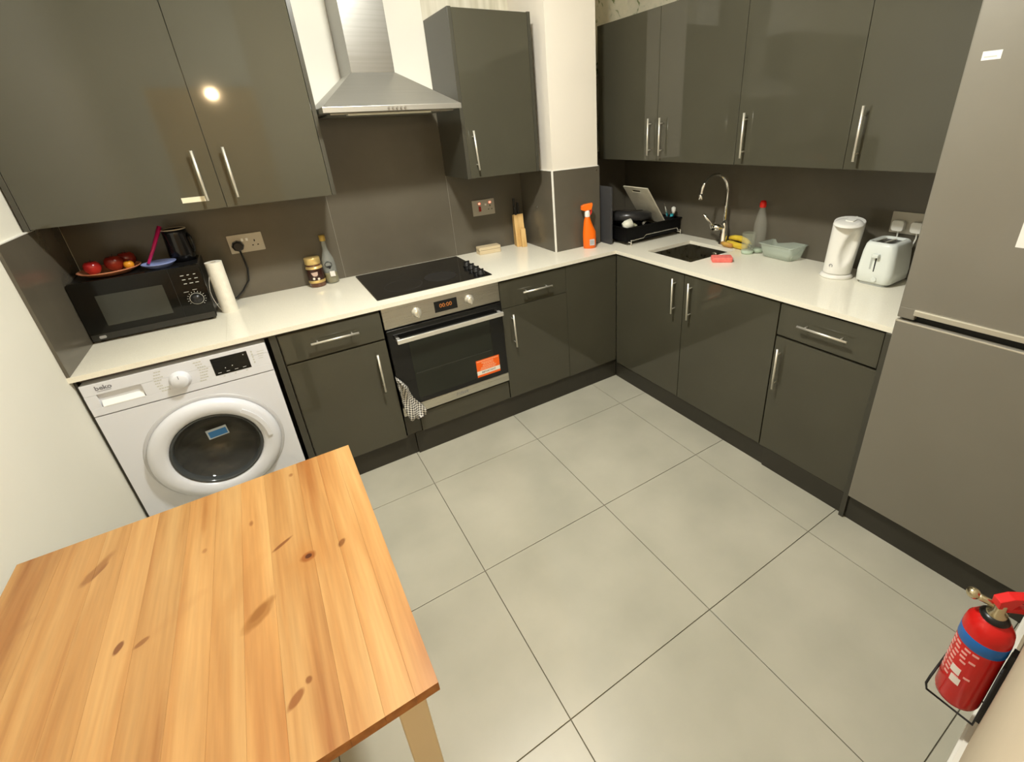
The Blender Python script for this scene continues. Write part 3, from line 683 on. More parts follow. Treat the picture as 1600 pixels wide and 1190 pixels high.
RED = mottle(mat('apple_red', rough=.2), (.30, .012, .012), (.45, .03, .02), 20); DRED = mottle(mat('apple_dark_red', rough=.2), (.16, .012, .008), (.27, .03, .012), 14)
fruit('bright red apple at the left end of the fruit plate', (.090, -.165, 1.163), .029, RED)
fruit('dark red apple in the middle of the fruit plate', (.158, -.150, 1.166), .033, DRED)
fruit('dark apple at the back of the fruit plate', (.190, -.090, 1.166), .033, DRED)
fruit('small yellow-orange fruit at the right of the fruit plate', (.204, -.165, 1.153), .018, mat('orange_peel', (.72, .30, .02), .4), 'small_orange', 'fruit')
sp = MB().tube([(.268, -.172, 1.146), (.30, -.15, 1.20), (.345, -.115, 1.285)], [.0055, .0065, .0085], 10)
setp(P('pink_utensil', sp, mat('magenta_plastic', (.62, .015, .14), .35), world_origin=(.268, -.172, 1.146)), 'long magenta plastic utensil leaning against the black jug', 'utensil')
jg = T('jug', 'black jug with a pale rim on the microwave, under the wall cabinet', 'jug', (.385, -.11, MT))
P('body', MB().lathe([(0, MT), (.046, MT), (.048, MT+.03), (.044, MT+.12), (.045, MT+.138), (.042, MT+.139), (.040, MT+.12), (.043, MT+.03), (0, MT+.006)], .385, -.105, cap=False), mat('jug_black', (.008, .008, .010), .15), jg)
P('rim', MB().lathe([(.043, MT+.137), (.0465, MT+.138), (.0465, MT+.142), (.042, MT+.142)], .385, -.105, cap=False), mat('rim_pale', (.50, .42, .30), .3), jg)
P('handle', MB().tube([(.428, -.105, MT+.115), (.438, -.12, MT+.10), (.438, -.12, MT+.05), (.428, -.105, MT+.03)], .005, 8), BPLAS, jg)

# kitchen roll
kr = T('kitchen_roll', 'upright roll of white kitchen paper beside the microwave', 'kitchen roll', (.490, -.185, H))
PAP = mottle(mat('kitchen_paper', rough=.9), (.78, .74, .63), (.84, .80, .69), 40, bump=.3, bscale=200)
P('paper', MB().lathe([(.012, H), (.0335, H), (.0335, H+.235), (.012, H+.235), (.012, H)], .490, -.185, cap=False, smooth=False), PAP, kr)
P('core', MB().lathe([(.012, H+.001), (.012, H+.2345), (.0105, H+.2345), (.0105, H+.001)], .490, -.185, 20, cap=False), mat('card', (.45, .36, .24), .8), kr)
lp = MB(); lr = []
for k in range(9):
    t = k/8; lr.append([(.458-.016*math.sin(t*math.pi), -.190-.006*t, H+.175-.16*t), (.458-.016*math.sin(t*math.pi)-.001, -.192-.006*t, H+.175-.16*t), (.459-.016*math.sin(t*math.pi), -.215+.015*t, H+.175-.16*t), (.460-.016*math.sin(t*math.pi), -.213+.015*t, H+.175-.16*t)])
lp.loft(lr); P('loose_end', lp, PAP, kr)

# ================================================================== SOCKETS
SILV = mat('socket_plate', (.42, .39, .32), .35, .4)
def socket(label, org, ux, nrm, wd=.147, ht=.088, kind='double'):
    ux, nrm = Vector(ux), Vector(nrm); uy = Z
    M = Matrix((ux, uy, nrm)).transposed().to_4x4(); M.translation = org
    t = T('wall_socket', label, 'socket', org)
    P('plate', MB().rbox(-wd/2, wd/2, -ht/2, ht/2, 0, .006, .004, 'z', bev=.001, M=M), SILV, t)
    def holes(cx):
        q = MB(); q.box(cx-.0025, cx+.0025, .002, .012, .0058, .0066, M=M)
        for d_ in (-1, 1): q.box(cx+d_*.011-.0035, cx+d_*.011+.0035, -.017, -.012, .0058, .0066, M=M)
        P('pin_holes', q, DARK, t)
    return t, M, holes
s1, M1, h1 = socket('double steel wall socket with a black plug, left of the coffee jar', (.634, YB-.010, 1.146), X, -Y)
h1(.036); h1(-.036)
for cx in (-.014, .006): P('rocker', MB().box(cx-.005, cx+.005, .010, .024, .005, .010, .001, M=M1), WPL, s1)
pg = T('plug', 'black plug with its cable in the left wall socket', 'plug', (.598, YB-.02, 1.136))
P('body', MB().lathe([(.026, .006), (.027, .012), (.024, .030), (.018, .034), (0, .034)], n=8, M=M1 @ Matrix.Translation((-.038, -.008, 0)), smooth=False), BPLAS, pg)
P('cable', MB().tube([(.598, -.036, 1.118), (.602, -.045, 1.08), (.606, -.044, 1.03), (.595, -.040, .97), (.560, -.035, .925), (.525, -.040, .895), (.48, -.06, .885)], .0042, 8), BPLAS, pg)
s2, M2, h2 = socket('steel cooker switch and socket with two lit red neons, above the wooden block', (1.914, YB-.010, 1.145), X, -Y, .150, .094)
h2(.043)
NEON = mat('red_neon', (.6, .05, .03), emit=(1, .12, .07), es=6)
P('switch', MB().box(-.034, -.020, -.022, .008, .005, .011, .001, M=M2), mat('switch_red', (.30, .012, .008), .35), s2)
P('neon', MB().box(-.033, -.022, .020, .029, .005, .009, .001, M=M2), NEON, s2); P('neon', MB().box(.038, .050, .022, .031, .005, .009, .001, M=M2), NEON, s2)
P('rocker', MB().box(.008, .019, .010, .022, .005, .010, .001, M=M2), WPL, s2)
s3, M3, h3 = socket('double steel wall socket with two white plugs, behind the toaster', (XW-.010, -1.866, 1.118), -Y, -X, .146, .092)
for k, dx in enumerate((-.036, .036)):
    pg = T('plug', ('white plug in the left half of the socket behind the toaster', 'white plug in the right half of the socket, next to the fridge')[k], 'plug', (XW-.03, -1.866-dx, 1.10), group='white plugs behind the toaster')
    P('body', MB().rbox(dx-.024, dx+.024, -.034, .012, .006, .030, .012, 'z', bev=.003, M=M3), WPL, pg)
    P('cable', MB().tube([(XW-.022, -1.866-dx, 1.086), (XW-.0145, -1.866-dx, 1.06), (XW-.0145, -1.85-dx, .98), (XW-.0145, -1.80-dx, .90)], .0035, 8), WPL, pg)

# ================================================================== SMALL THINGS, BACK RUN
jr = T('coffee_jar', 'brown coffee jar with a gold lid beside the oil bottle', 'jar', (.893, -.062, H))
BR = mat('coffee_label', (.035, .012, .008), .25); GOLD = mat('gold_lid', (.72, .52, .20), .3, .5)
cx, cy = .893, -.062
P('glass', MB().lathe([(0, H), (.036, H), (.040, H+.005), (.040, H+.10), (.034, H+.118), (.032, H+.122), (0, H+.122)], cx, cy, 28, cap=False), mat('coffee_brown', (.13, .055, .03), .15), jr)
P('wrap_label', MB().lathe([(.0405, H+.030), (.0408, H+.031), (.0408, H+.098), (.0405, H+.099)], cx, cy, 28, cap=False), BR, jr)
P('gold_band', MB().lathe([(.041, H+.024), (.041, H+.038), (.0405, H+.0385)], cx, cy, 28, cap=False), GOLD, jr)
P('gold_band', MB().lathe([(.041, H+.098), (.0385, H+.112), (.038, H+.112)], cx, cy, 28, cap=False), GOLD, jr)
P('lid', MB().lathe([(.035, H+.120), (.038, H+.122), (.038, H+.152), (.036, H+.155), (0, H+.155)], cx, cy, 28, cap=False), GOLD, jr)
Mj = Matrix.Translation((cx, cy, H+.066)) @ Matrix.Rotation(R(-8), 4, 'Z')
P('cup_picture', MB().prism([(-.018, .016), (.014, .018), (.012, .002), (.006, -.004), (-.008, -.004), (-.014, .004)], -.0420, -.0405, 'y', M=Mj), mat('cup_pink', (.55, .40, .33), .5), jr)
P('bean_dot', MB().tube([(-.010, -.0395, -.016), (-.010, -.0415, -.016)], .006, 10, M=Mj), mat('cream_dot', (.80, .72, .6), .5), jr)
P('bean_dot', MB().tube([(.012, -.038, -.020), (.012, -.0405, -.020)], .006, 10, M=Mj), MATS['cream_dot'], jr)

ob = T('oil_bottle', 'slim glass oil bottle with a gold cap standing by the hob', 'bottle', (.968, -.050, H))
cx, cy = .968, -.050
P('glass', MB().lathe([(0, H), (.028, H), (.033, H+.006), (.033, H+.09), (.030, H+.13), (.018, H+.165), (.0115, H+.185), (.0105, H+.225), (.0125, H+.228), (.0125, H+.235), (0, H+.235)], cx, cy, 28, cap=False), OILB, ob)
P('oil', MB().lathe([(0, H+.003), (.027, H+.003), (.031, H+.008), (.031, H+.055), (0, H+.055)], cx, cy, 28, cap=False), OIL, ob)
P('cap', MB().lathe([(.013, H+.226), (.0145, H+.228), (.0155, H+.256), (0, H+.257)], cx, cy, 20, cap=False), mat('cork_gold', (.50, .33, .07), .4, .2), ob)
q = MB(); Mo = Matrix.Translation((cx, cy, H+.105)) @ Matrix.Rotation(R(-10), 4, 'Z')
for a0 in range(0, 360, 30): q.box(-.003, .003, -.001, .001, .014, .018, M=Mo @ Matrix.Translation((0, -.034, 0)) @ Matrix.Rotation(R(a0), 4, 'Y'))
q.box(-.010, .010, -.035, -.033, -.012, -.006, M=Mo); q.box(-.003, .007, -.035, -.033, -.022, -.012, M=Mo)
P('printed_crest', q, BMATT, ob)
P('paper_label', MB().box(-.002, .022, -.036, -.033, -.064, -.036, M=Mo), mat('label_paper', (.78, .74, .70), .6), ob)

wbx = T('wooden_box', 'small pale wooden box lying on the worktop behind the hob knobs', 'box', (1.885, -.085, H), rotz=R(-4))
WOODL = mottle(mat('pale_wood', rough=.5), (.62, .50, .31), (.72, .60, .40), 14, stretch=(.3, 4, 4))
P('base', MB().rbox(-.072, .072, -.033, .033, 0, .024, .008, 'z', bev=.003), WOODL, wbx, local=True)
P('lid', MB().rbox(-.072, .072, -.033, .033, .025, .044, .008, 'z', bev=.004), WOODL, wbx, local=True)

kb = T('knife_block', 'light wooden knife block in the corner beside the pillar', 'knife block', (2.122, -.06, H), rotz=R(-12))
WOODK = mottle(mat('block_wood', rough=.45), (.60, .36, .12), (.74, .49, .20), 12, stretch=(4, 4, .4))
P('tall_block', MB().prism([(-.045, 0), (.020, 0), (.022, .195), (-.020, .205)], -.030, .032, 'x', bev=.002), WOODK, kb, local=True)
P('low_block', MB().prism([(-.068, 0), (-.046, 0), (-.036, .118), (-.054, .112)], -.002, .031, 'x', bev=.002), WOODK, kb, local=True)
for k, (kx, ky, tl) in enumerate(((-.016, .004, .0), (.006, -.006, .0), (-.015, -.014, .02))):
    P('knife_handle', MB().box(kx-.006, kx+.006, ky-.010, ky+.010, .200, .300-k*.025, .003), BPLAS, kb, local=True)

# spray bottle
sb = T('spray_bottle', 'bright orange trigger spray bottle standing by the pillar', 'spray bottle', (2.408, -.445, H), rotz=R(-25))
ORG_ = mat('orange_plastic', (.93, .16, .004), .35)
def oval(rx, ry, z, n=24, dx=0): return [(dx+rx*math.cos(2*math.pi*i/n), ry*math.sin(2*math.pi*i/n), z) for i in range(n)]
P('bottle', MB().loft([oval(.036, .024, 0), oval(.040, .027, .004), oval(.041, .028, .07), oval(.040, .027, .10), oval(.030, .024, .135, dx=-.006), oval(.023, .020, .165, dx=-.010), oval(.017, .016, .185, dx=-.010), oval(.014, .014, .195, dx=-.010)]), ORG_, sb, local=True)
P('collar', MB().lathe([(.0165, .192), (.017, .196), (.0155, .220), (.012, .232)], -.010, 0, 20), WPL, sb, local=True)
P('trigger_head', MB().prism([(-.050, .236), (-.048, .258), (-.030, .266), (.022, .272), (.022, .258), (.014, .232), (-.028, .228)], -.013, .013, 'y', bev=.003), ORG_, sb, local=True)
P('trigger', MB().prism([(.010, .235), (.020, .235), (.017, .215), (.008, .198), (.004, .20)], -.005, .005, 'y'), mat('trigger_red', (.55, .02, .01), .4), sb, local=True)
P('barcode_label', MB().box(-.006, .024, -.0292, -.018, .020, .058, .001, M=Matrix.Rotation(R(4), 4, 'Z')), mat('label_grey', (.55, .55, .55), .5), sb, local=True)
q = MB()
for k in range(6): q.box(-.002+k*.004, -.0005+k*.004, -.0296, -.028, .026, .052, M=Matrix.Rotation(R(4), 4, 'Z'))
P('barcode', q, INK, sb, local=True)

# grey board
o = P('chopping_board', MB().rbox(2.548, 2.562, -.482, -.215, H, 1.228, .012, 'x', bev=.002), mat('slate_plastic', (.050, .050, .052), .45), world_origin=(2.555, -.35, H))
setp(o, 'upright dark grey chopping board between the pillar and the dish rack', 'chopping board')

# ================================================================== DISH RACK AND DISHES
dk = T('dish_rack', 'black dish drainer with a chrome wire frame', 'dish rack', (2.80, -.37, H))
RX0, RX1, RY0, RY1 = 2.595, 3.058, -.578, -.185; z0, z1 = H+.022, H+.108
q = MB()
q.box(RX0, RX1, RY0, RY1, z0, z0+.004, .001)
for a_ in ((RX0, RX1, RY0, RY0+.004), (RX0, RX1, RY1-.004, RY1), (RX0, RX0+.004, RY0, RY1), (RX1-.004, RX1, RY0, RY1)): q.box(*a_, z0, z1, .001)
for a_ in ((RX0-.006, RX1+.006, RY0-.008, RY0+.004), (RX0-.006, RX1+.006, RY1-.004, RY1+.006), (RX0-.006, RX0+.004, RY0-.006, RY1+.006), (RX1-.004, RX1+.006, RY0-.006, RY1+.006)): q.box(*a_, z1-.004, z1+.003, .002)
RBL = mat('rack_black', (.004, .004, .004), .45, spec=.2)
P('tray', q, RBL, dk)
fw = MB(); za = H+.004
for yy, s_ in ((RY0-.018, 1), (RY1+.014, 1)):
    fw.tube([(RX0+.02, yy, za), (RX0+.02, yy, H+.032), (RX0+.05, yy, H+.034), (RX0+.12, yy, H+.036), (RX0+.14, yy, H+.052), (RX1-.05, yy, H+.052), (RX1-.04, yy, H+.036), (RX1-.015, yy, H+.036), (RX1-.015, yy, za)], .0032, 8)
for xx in (RX0+.02, RX1-.015): fw.tube([(xx, RY0-.018, H+.02), (xx, RY1+.014, H+.02)], .003, 8)
for xx in (RX0+.02, RX1-.015):
    for yy in (RY0-.018, RY1+.014): fw.ball((xx, yy, H+.005), .005)
P('wire_frame', fw, CHROME, dk)
q = MB()
for k in range(9): q.tube([(RX0+.12+k*.033, RY0+.03, z0+.03), (RX0+.12+k*.033, RY0+.03, z0+.06), (RX0+.12+k*.033, RY1-.03, z0+.06), (RX0+.12+k*.033, RY1-.03, z0+.03)], .002, 6)
P('plate_slots', q, BPLAS, dk)
P('cutlery_basket', MB().lathe([(.036, z0+.005), (.042, z1+.012), (.039, z1+.012), (.034, z0+.008)], 3.005, -.515, 20, cap=False, smooth=False), BPLAS, dk)
# frying pan upside-down over the rack
fpn = T('frying_pan', 'dark frying pan lying upside down on the dish rack', 'pan', (2.745, -.39, 1.0))
Mp = Matrix.Translation((2.756, -.41, 1.018)) @ Matrix.Rotation(R(6), 4, 'Y') @ Matrix.Rotation(R(-6), 4, 'X')
P('body', MB().lathe([(.150, -.022), (.144, .018), (.122, .033), (0, .034), (0, .031), (.120, .030), (.140, .014), (.147, -.022), (.150, -.022)], M=Mp, n=40, cap=False), mat('pan_grey', (.035, .034, .034), .28, .4), fpn)
P('base_disc', MB().lathe([(0, .034), (.092, .034), (.092, .037), (0, .037)], M=Mp, n=40), mat('pan_base', (.05, .04, .03), .4, .5), fpn)
P('handle', MB().tube([(-.08, .10, 0), (-.10, .13, .004), (-.07, .19, .01)], [.010, .010, .012], 10, M=Mp), BPLAS, fpn)
# white cup and crumpled things at the rack's left end
cpx = T('cup', 'white cup lying in the front left of the dish rack', 'cup', (2.652, -.505, .95))
Mc = Matrix.Translation((2.650, -.520, .992)) @ Matrix.Rotation(R(75), 4, 'Y') @ Matrix.Rotation(R(20), 4, 'X')
P('body', MB().lathe([(0, -.03), (.022, -.03), (.030, -.01), (.033, .028), (.030, .028), (.027, -.01), (0, -.026)], M=Mc, cap=False), mat('cup_white', (.75, .74, .62), .35), cpx)
o = MB(); 
for k in range(5): o.ball((2.700+random.uniform(-.02, .02), -.530+random.uniform(-.01, .02), .982+random.uniform(-.006, .012)), random.uniform(.012, .018), (1.2, 1, .8))
setp(P('scrub_cloth', o, mottle(mat('green_cloth', rough=.9), (.30, .28, .12), (.66, .68, .52), 60), world_origin=(2.69, -.505, .945)), 'crumpled greenish cloth beside the white cup in the rack', 'cloth')
o = setp(P('spoon', MB().tube([(2.755, -.545, .990), (2.785, -.540, .996)], [.009, .005], 10), NICK, world_origin=(2.735, -.52, .96)), 'small steel spoon tip at the front of the dish rack', 'spoon')
# tall glass at back left
o = P('glass', MB().lathe([(0, .935), (.026, .935), (.030, 1.09), (.028, 1.09), (.024, .940), (0, .940)], 2.620, -.225, 24, cap=False), TUMB, world_origin=(2.620, -.225, .935))
setp(o, 'clear upright glass at the back left of the dish rack', 'glass')
# white chopping board leaning
Vt, Vb = Vector((2.782, 0, 1.198)), Vector((2.965, 0, .945))
dv = (Vb-Vt).normalized(); nv = Vector((-dv.z, 0, dv.x)).normalized(); nv = nv if nv.x < 0 else -nv
Mb_ = Matrix((Vector((0, -1, 0)), dv, nv)).transposed().to_4x4(); Mb_.translation = (Vt.x, -.325, Vt.z)
q = MB(); Lb = (Vb-Vt).length
def cbx(*a_): q.box(*a_, -.004, .004, M=Mb_)
cbx(0, .225, .040, Lb); cbx(0, .225, 0, .022); cbx(0, .065, .022, .040); cbx(.145, .225, .022, .040)
o = P('chopping_board', q, mottle(mat('worn_white_plastic', rough=.5), (.50, .46, .35), (.60, .56, .44), 12), world_origin=(2.9, -.43, .93))
setp(o, 'off-white chopping board with a handle slot leaning in the dish rack', 'chopping board')
o = T('kitchen_knife', 'kitchen knife with a pointed steel blade standing in the cutlery basket', 'knife', (2.99, -.47, .93))
P('blade', MB().prism([(2.960, 1.085), (3.002, 1.00), (2.985, .99)], -.522, -.520, 'y'), CHROME, o)
P('grip', MB().tube([(2.994, -.521, .998), (3.006, -.521, .935)], .008, 8), BPLAS, o)
o = T('washing_up_brush', 'small brush with a teal grip and white bristles in the cutlery basket', 'brush', (3.0, -.45, .93))
P('grip', MB().tube([(3.008, -.545, 1.01), (3.012, -.540, .985), (3.010, -.53, .94)], [.010, .012, .008], 10), mat('teal_plastic', (.01, .30, .36), .35), o)
P('bristles', MB().lathe([(.006, 1.013), (.013, 1.03), (.014, 1.052), (.005, 1.058)], 3.016, -.552, 14), mat('bristle_white', (.75, .75, .68), .7), o)

# ================================================================== SINK SIDE THINGS
YEL = mottle(mat('banana_skin', rough=.5), (.70, .46, .03), (.80, .60, .06), 30)
BRN = mottle(mat('banana_browned', rough=.5), (.55, .26, .06), (.72, .45, .08), 25)
def banana(label, pts, m, rad=.017):
    n = len(pts); rr_ = [rad*(.35+.65*math.sin(math.pi*min(max((i+.6)/(n+.2), 0), 1))**.5) for i in range(n)]
    t = T('banana', label, 'banana', (pts[0][0], pts[0][1], H), group='bananas behind the tap')
    P('skin', MB().tube(pts, rr_, 8), m, t); P('tip', MB().tube([pts[-1], tuple(Vector(pts[-1])+(Vector(pts[-1])-Vector(pts[-2]))*.5)], .004, 6), BMATT, t)
banana('yellow banana lying behind the tap, the upper one', [(3.045, -.985, .918), (3.045, -1.02, .924), (3.042, -1.06, .926), (3.035, -1.10, .920), (3.022, -1.135, .908)], YEL, .018)
banana('yellow banana lying in front, beside the bottle', [(3.022, -.99, .896), (3.010, -1.03, .897), (2.998, -1.07, .896), (2.995, -1.11, .896), (2.998, -1.145, .897)], YEL, .018)
banana('browned banana nearest the tap', [(3.000, -.968, .893), (2.988, -.995, .893), (2.985, -1.025, .892), (2.990, -1.05, .892)], BRN, .015)
bt = T('washing_up_bottle', 'clear empty plastic bottle with a red cap', 'bottle', (3.012, -1.195, H))
cx, cy = 3.012, -1.195
P('body', MB().lathe([(0, H), (.030, H), (.034, H+.006), (.034, H+.12), (.032, H+.16), (.022, H+.21), (.015, H+.235), (.012, H+.25)], cx, cy, 28, cap=False), BOTP, bt)
P('liquid', MB().lathe([(0, H+.002), (.032, H+.004), (.0325, H+.022), (0, H+.022)], cx, cy, 24, cap=False), mat('green_liquid', (.42, .52, .38), .2), bt)
P('cap', MB().lathe([(.015, H+.245), (.017, H+.250), (.017, H+.268), (.012, H+.280), (0, H+.282)], cx, cy, 20, cap=False), mat('red_cap', (.75, .015, .008), .3), bt)
tg = T('tumbler', 'clear drinking glass in front of the washing-up bottle', 'glass', (2.955, -1.172, H))
cx, cy = 2.955, -1.172
P('body', MB().lathe([(0, H+.001), (.030, H+.001), (.034, H+.03), (.036, H+.115), (.0345, H+.115), (.032, H+.03), (.028, H+.014), (0, H+.014)], cx, cy, 28, cap=False), TUMB, tg)
P('thick_base', MB().lathe([(0, H), (.0305, H), (.033, H+.018), (0, H+.018)], cx, cy, 28, cap=False), mat('green_glass_base', (.50, .60, .46), .15), tg)
# tub
tb = T('plastic_tub', 'empty pale green translucent tub on the worktop beside the bottle', 'tub', (3.005, -1.345, H), rotz=R(-3))
def rr4(hx, hy, z, r_=.02, n=4):
    o_ = []
    for sx, sy, a0 in ((1, 1, 0), (-1, 1, 90), (-1, -1, 180), (1, -1, 270)):
        for k in range(n+1):
            a_ = R(a0+90*k/n); o_.append((sx*(hx-r_)+r_*math.cos(a_), sy*(hy-r_)+r_*math.sin(a_), z))
    return o_
P('body', MB().loft([rr4(.040, .070, .002), rr4(.048, .080, .001), rr4(.052, .084, .006), rr4(.068, .098, .074), rr4(.066, .096, .074), rr4(.050, .082, .008), rr4(.046, .078, .004), rr4(.02, .05, .004)], cap=True), TUB, tb, local=True)
P('rim', MB().loft([rr4(.067, .097, .071), rr4(.073, .103, .072), rr4(.073, .103, .075), rr4(.067, .097, .076)], cap=False), TUB, tb, local=True)
# sponge
o = P('sponge', MB().rbox(-.052, .052, -.034, .034, 0, .026, .010, 'z', bev=.004), mottle(mat('pink_sponge', rough=.85), (.80, .16, .13), (.88, .22, .18), 60, bump=.5, bscale=300))
o.location = (2.735, -1.178, H); o.rotation_euler = (0, 0, R(-42)); setp(o, 'coral pink sponge in front of the sink', 'sponge')

# kettle
kt = T('electric_kettle', 'white plastic jug kettle', 'kettle', (2.905, -1.685, H), rotz=0)
WK = mat('kettle_white', (.82, .80, .74), .18)
P('power_base', MB().lathe([(0, 0), (.066, 0), (.068, .006), (.060, .018), (0, .018)], n=36), WK, kt, local=True)
def kring(z, r_, sx=1., dx=0, n=40): return [(dx+r_*sx*math.cos(2*math.pi*i/n), r_*math.sin(2*math.pi*i/n), z) for i in range(n)]
kb_ = MB(); lev = [(.020, .064, 1), (.024, .067, 1), (.035, .067, 1), (.09, .066, 1), (.15, .0645, 1), (.20, .064, 1.02), (.235, .066, 1.05), (.245, .067, 1.06), (.251, .064, 1.05)]
ring_ = []
for z, r_, sx in lev: ring_.append(kring(z+.0, r_, sx))
# scooped grip hollow on the camera side
rr2 = []
zs = [.020, .026]+[.035+.0105*k for k in range(20)]+[.243, .250, .254]
for z in zs:
    u = (z-.02)/.234; base = .057+.005*u; rg = []
    sx_, sy_ = .004*u, -.012*u
    for i in range(48):
        a_ = 2*math.pi*i/48; r_ = base
        d1 = ((a_-R(228)+math.pi) % (2*math.pi))-math.pi
        e_ = ((d1-1.6*(z-.145))/.48)**2+((z-.145)/.082)**2
        if e_ < 1: r_ -= .017*(1-e_)**.5
        if z > .24: r_ *= .985-.03*(z > .25)
        rg.append((sx_+r_*math.cos(a_), sy_+r_*math.sin(a_), z+(.010*u*u*math.cos(a_-R(20)))))
    rr2.append(rg)
kb_.loft(rr2)
P('body', kb_, WK, kt, local=True)
Mk = Matrix.Translation((.004, -.012, 0)) @ Matrix.Rotation(R(-9), 4, Vector((-math.sin(R(20)), math.cos(R(20)), 0)))
P('lid', MB().lathe([(.058, .252), (.052, .259), (.04, .262), (0, .263)], n=36, cap=False, M=Mk), WK, kt, local=True)
P('lid_button', MB().rbox(.00, .034, -.018, .018, .261, .266, .008, 'z', M=Mk), WPL, kt, local=True)
P('spout', MB().loft([[(.055, -.018, .20), (.055, .018, .20), (.060, 0, .19)], [(.060, -.022, .258), (.060, .018, .258), (.082, -.002, .262)]], smooth=False), WK, kt, local=True)
q = MB()
for k in range(10):
    a_ = R(40+k*28); 
for k in range(9):
    a0_, a1_ = R(-40+k*30), R(-40+(k+1)*30)
    q.tube([(.0, .0066*math.cos(a0_), .0066*math.sin(a0_)), (.0, .0066*math.cos(a1_), .0066*math.sin(a1_))], .0013, 5, M=Matrix.Rotation(R(178), 4, 'Z') @ Matrix.Translation((.0590, 0, .060)))
P('logo_ring', q, INK, kt, local=True)
# toaster
ts = T('toaster', 'white two-slot toaster next to the fridge', 'toaster', (2.966, -1.845, H), rotz=R(0))
WT_ = mat('toaster_white', (.74, .77, .72), .2)
tb_ = MB(); q = []
def tr(z, hx, hy, r_=.028): return rr4(hx, hy, z, r_, 6)
tb_.loft([tr(.010, .086, .064), tr(.016, .091, .070), tr(.06, .091, .072), tr(.14, .087, .066), tr(.173, .083, .060), tr(.184, .076, .054), tr(.184, .062, .040, .015), tr(.160, .062, .040, .015)])
P('body', tb_, WT_, ts, local=True)
P('top_plate', MB().rbox(-.064, .064, -.042, .042, .170, .174, .012, 'z'), mat('toaster_slot_dark', (.03, .026, .02), .4), ts, local=True)
P('slot_divider', MB().box(-.058, .058, -.004, .004, .174, .180, .001), NICK, ts, local=True)
for yy in (-.037, .037): P('slot_edge', MB().box(-.058, .058, yy-.002, yy+.002, .174, .179, .001), NICK, ts, local=True)
P('foot_plate', MB().rbox(-.084, .084, -.057, .057, 0, .011, .025, 'z'), mat('toaster_grey', (.35, .36, .33), .4), ts, local=True)
P('lever_slot', MB().box(-.0915, -.088, -.004, .000, .062, .130), DARK, ts, local=True)
P('lever', MB().box(-.108, -.088, -.014, .010, .125, .140, .003), WT_, ts, local=True)
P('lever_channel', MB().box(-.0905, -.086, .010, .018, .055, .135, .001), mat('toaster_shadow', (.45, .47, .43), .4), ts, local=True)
P('browning_dial', MB().tube([(-.088, -.012, .030), (-.098, -.012, .030)], .010, 16), WT_, ts, local=True)

# ================================================================== TABLE
tb = T('dining_table', 'small pine table with oiled plank top and cream legs', 'table', (TX0, TY0, 0))
ed = [.034, .118, .196, .246, .300, .366, .425, .480, .536, .618, .672, .722, .762]
tone = [.86, .93, .90, .98, .88, 1.0, .97, 1.06, .93, 1.0, 1.06, 1.08]
YN, YFt = -2.208, -1.414
for k, (a_, b_) in enumerate(zip(ed, ed[1:])):
    q = MB().box(a_+.00008, b_-.00008, YN, YFt, .719, .740, .0002, m=PINE, seg=1)
    for fc in q.bm.faces:
        pass
    q.mats = [PINE, PEDGE]
    for fc in q.bm.faces:
        if fc.normal.y < -.9 or (abs(fc.normal.x) > .9 and b_ > .76): fc.material_index = 1
    q.bm.normal_update()
    for fc in q.bm.faces:
        if abs(fc.normal.y) > .7: fc.material_index = 1
    o = P('plank', q, PINE, tb); t_ = tone[k]; o.color = (t_, t_, t_*.97, 1)
AX0, AX1, AY0, AY1 = .060, .737, -2.165, -1.455
P('apron', MB().box(AX0+.03, AX1-.03, AY0, AY0+.018, .655, .719, .001), CREAM, tb); P('apron', MB().box(AX0+.03, AX1-.03, AY1-.018, AY1, .655, .719, .001), CREAM, tb)
P('apron', MB().box(AX0, AX0+.018, AY0+.03, AY1-.03, .655, .719, .001), CREAM, tb); P('apron', MB().box(AX1-.018, AX1, AY0+.03, AY1-.03, .655, .719, .001), CREAM, tb)
for lx, ly in ((AX0-.002, AY0-.002), (AX1-.048, AY0-.002), (AX0-.002, AY1-.048), (AX1-.048, AY1-.048)):
    P('leg', MB().box(lx, lx+.050, ly, ly+.050, 0, .719, .003), CREAM, tb)

# ================================================================== FIRE EXTINGUISHER
ex, ey, ez = 1.90, yw(1.9)+.058, .20
fe = T('fire_extinguisher', 'red fire extinguisher with a blue band hanging in a wire bracket low on the wall', 'fire extinguisher', (ex, ey, ez))
FR = mat('fire_red', (.62, .012, .010), .22)
P('cylinder', MB().lathe([(0, ez), (.034, ez), (.043, ez+.008), (.0455, ez+.02), (.0455, ez+.258), (.043, ez+.276), (.034, ez+.292), (.022, ez+.301), (.018, ez+.304), (0, ez+.305)], ex, ey, 36, cap=False), FR, fe)
P('blue_band', MB().lathe([(.0456, ez+.214), (.0461, ez+.215), (.0461, ez+.247), (.0456, ez+.248)], ex, ey, 36, cap=False), mat('band_blue', (.01, .14, .48), .35), fe, label='blue band')
q = MB(); pk_ = mat('label_print_pink', (.85, .42, .38), .4)
for k in range(9):
    z = ez+.204-k*.014; a_ = R(100)
    n_ = random.randint(2, 4)
    for j in range(n_):
        a0_ = R(108+j*24+random.uniform(0, 6)); 
        for s_ in range(3):
            a1 = a0_+R(s_*5); M_ = Matrix.Translation((ex, ey, z)) @ Matrix.Rotation(a1, 4, 'Z')
            q.box(.0450, .0462, -.0021, .0021, -.0028, .0028, M=M_)
P('label_text', q, pk_, fe)
q = MB()
for dz, a_ in ((.125, 150), (.095, 158)):
    for k in range(5):
        M_ = Matrix.Translation((ex, ey, ez+dz)) @ Matrix.Rotation(R(a_+k*5), 4, 'Z'); q.box(.0450, .0465, -.0022, .0022, -.011, .011, M=M_)
P('pictogram', q, mat('label_print_white', (.85, .78, .72), .4), fe)
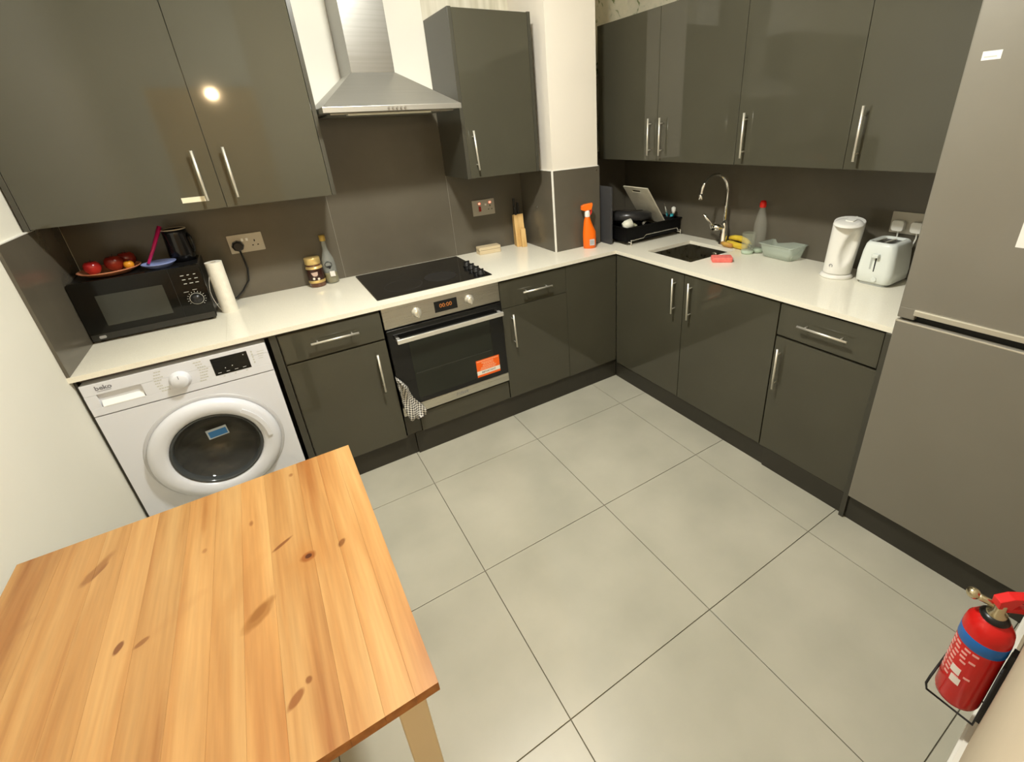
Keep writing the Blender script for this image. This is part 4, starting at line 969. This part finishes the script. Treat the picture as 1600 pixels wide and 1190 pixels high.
ez += .024
P('neck_ring', MB().lathe([(.026, ez+.276), (.028, ez+.280), (.022, ez+.288), (.016, ez+.290)], ex, ey, 24, cap=False), BPLAS, fe)
P('valve', MB().lathe([(.018, ez+.285), (.019, ez+.296), (.012, ez+.302), (.012, ez+.325), (.009, ez+.33), (0, ez+.33)], ex, ey, 20, cap=False), BRASS, fe)
q = MB(); q.tube([(ex, ey, ez+.312), (ex-.006, ey+.030, ez+.314), (ex-.008, ey+.040, ez+.315)], .008, 12); q.ball((ex-.009, ey+.046, ez+.316), .0135)
P('gauge', q, BRASS, fe, label='brass pressure gauge')
q = MB(); Me = Matrix.Translation((ex, ey, ez)) @ Matrix.Rotation(R(-38), 4, 'Z')
q.prism([(-.012, .318), (-.014, .340), (.012, .352), (.078, .352), (.080, .342), (.03, .338), (.016, .318)], -.011, .011, 'y', M=Me, bev=.002)
q.prism([(.008, .306), (.012, .318), (.040, .318), (.075, .305), (.073, .295), (.04, .303)], -.009, .009, 'y', M=Me, bev=.002)
P('lever', q, mat('lever_red', (.70, .015, .015), .3), fe)
P('hose', MB().tube([(ex+.02, ey-.002, ez+.310), (ex+.05, ey-.004, ez+.285), (ex+.058, ey-.004, ez+.22), (ex+.052, ey, ez+.14)], [.009, .012, .012, .010], 12), mat('hose_black', (.02, .02, .02), .5), fe)
ez -= .024
br = T('extinguisher_bracket', 'black wire bracket on the wall holding the fire extinguisher', 'bracket', (ex, yw(ex), ez))
q = MB(); yo = yw(ex)+.008; zb = ez-.006
for s_ in (-1, 1):
    q.tube([(ex+s_*.040, yo, ez+.20), (ex+s_*.040, yo, zb), (ex+s_*.040, ey+.046, zb), (ex+s_*.050, ey+.050, zb+.03), (ex+s_*.050, ey+.048, zb+.062)], .0028, 8)
q.tube([(ex-.050, ey+.048, zb+.062), (ex+.050, ey+.048, zb+.062)], .0028, 8); q.tube([(ex-.04, yo, ez+.20), (ex+.04, yo, ez+.20)], .0028, 8)
P('wire', q, BMATT, br)
P('back_plate', MB().prism([(ex-.014, yw(ex-.014)), (ex+.014, yw(ex+.014)), (ex+.014, yw(ex+.014)+.009), (ex-.014, yw(ex-.014)+.009)], ez-.02, ez+.24), BMATT, br)
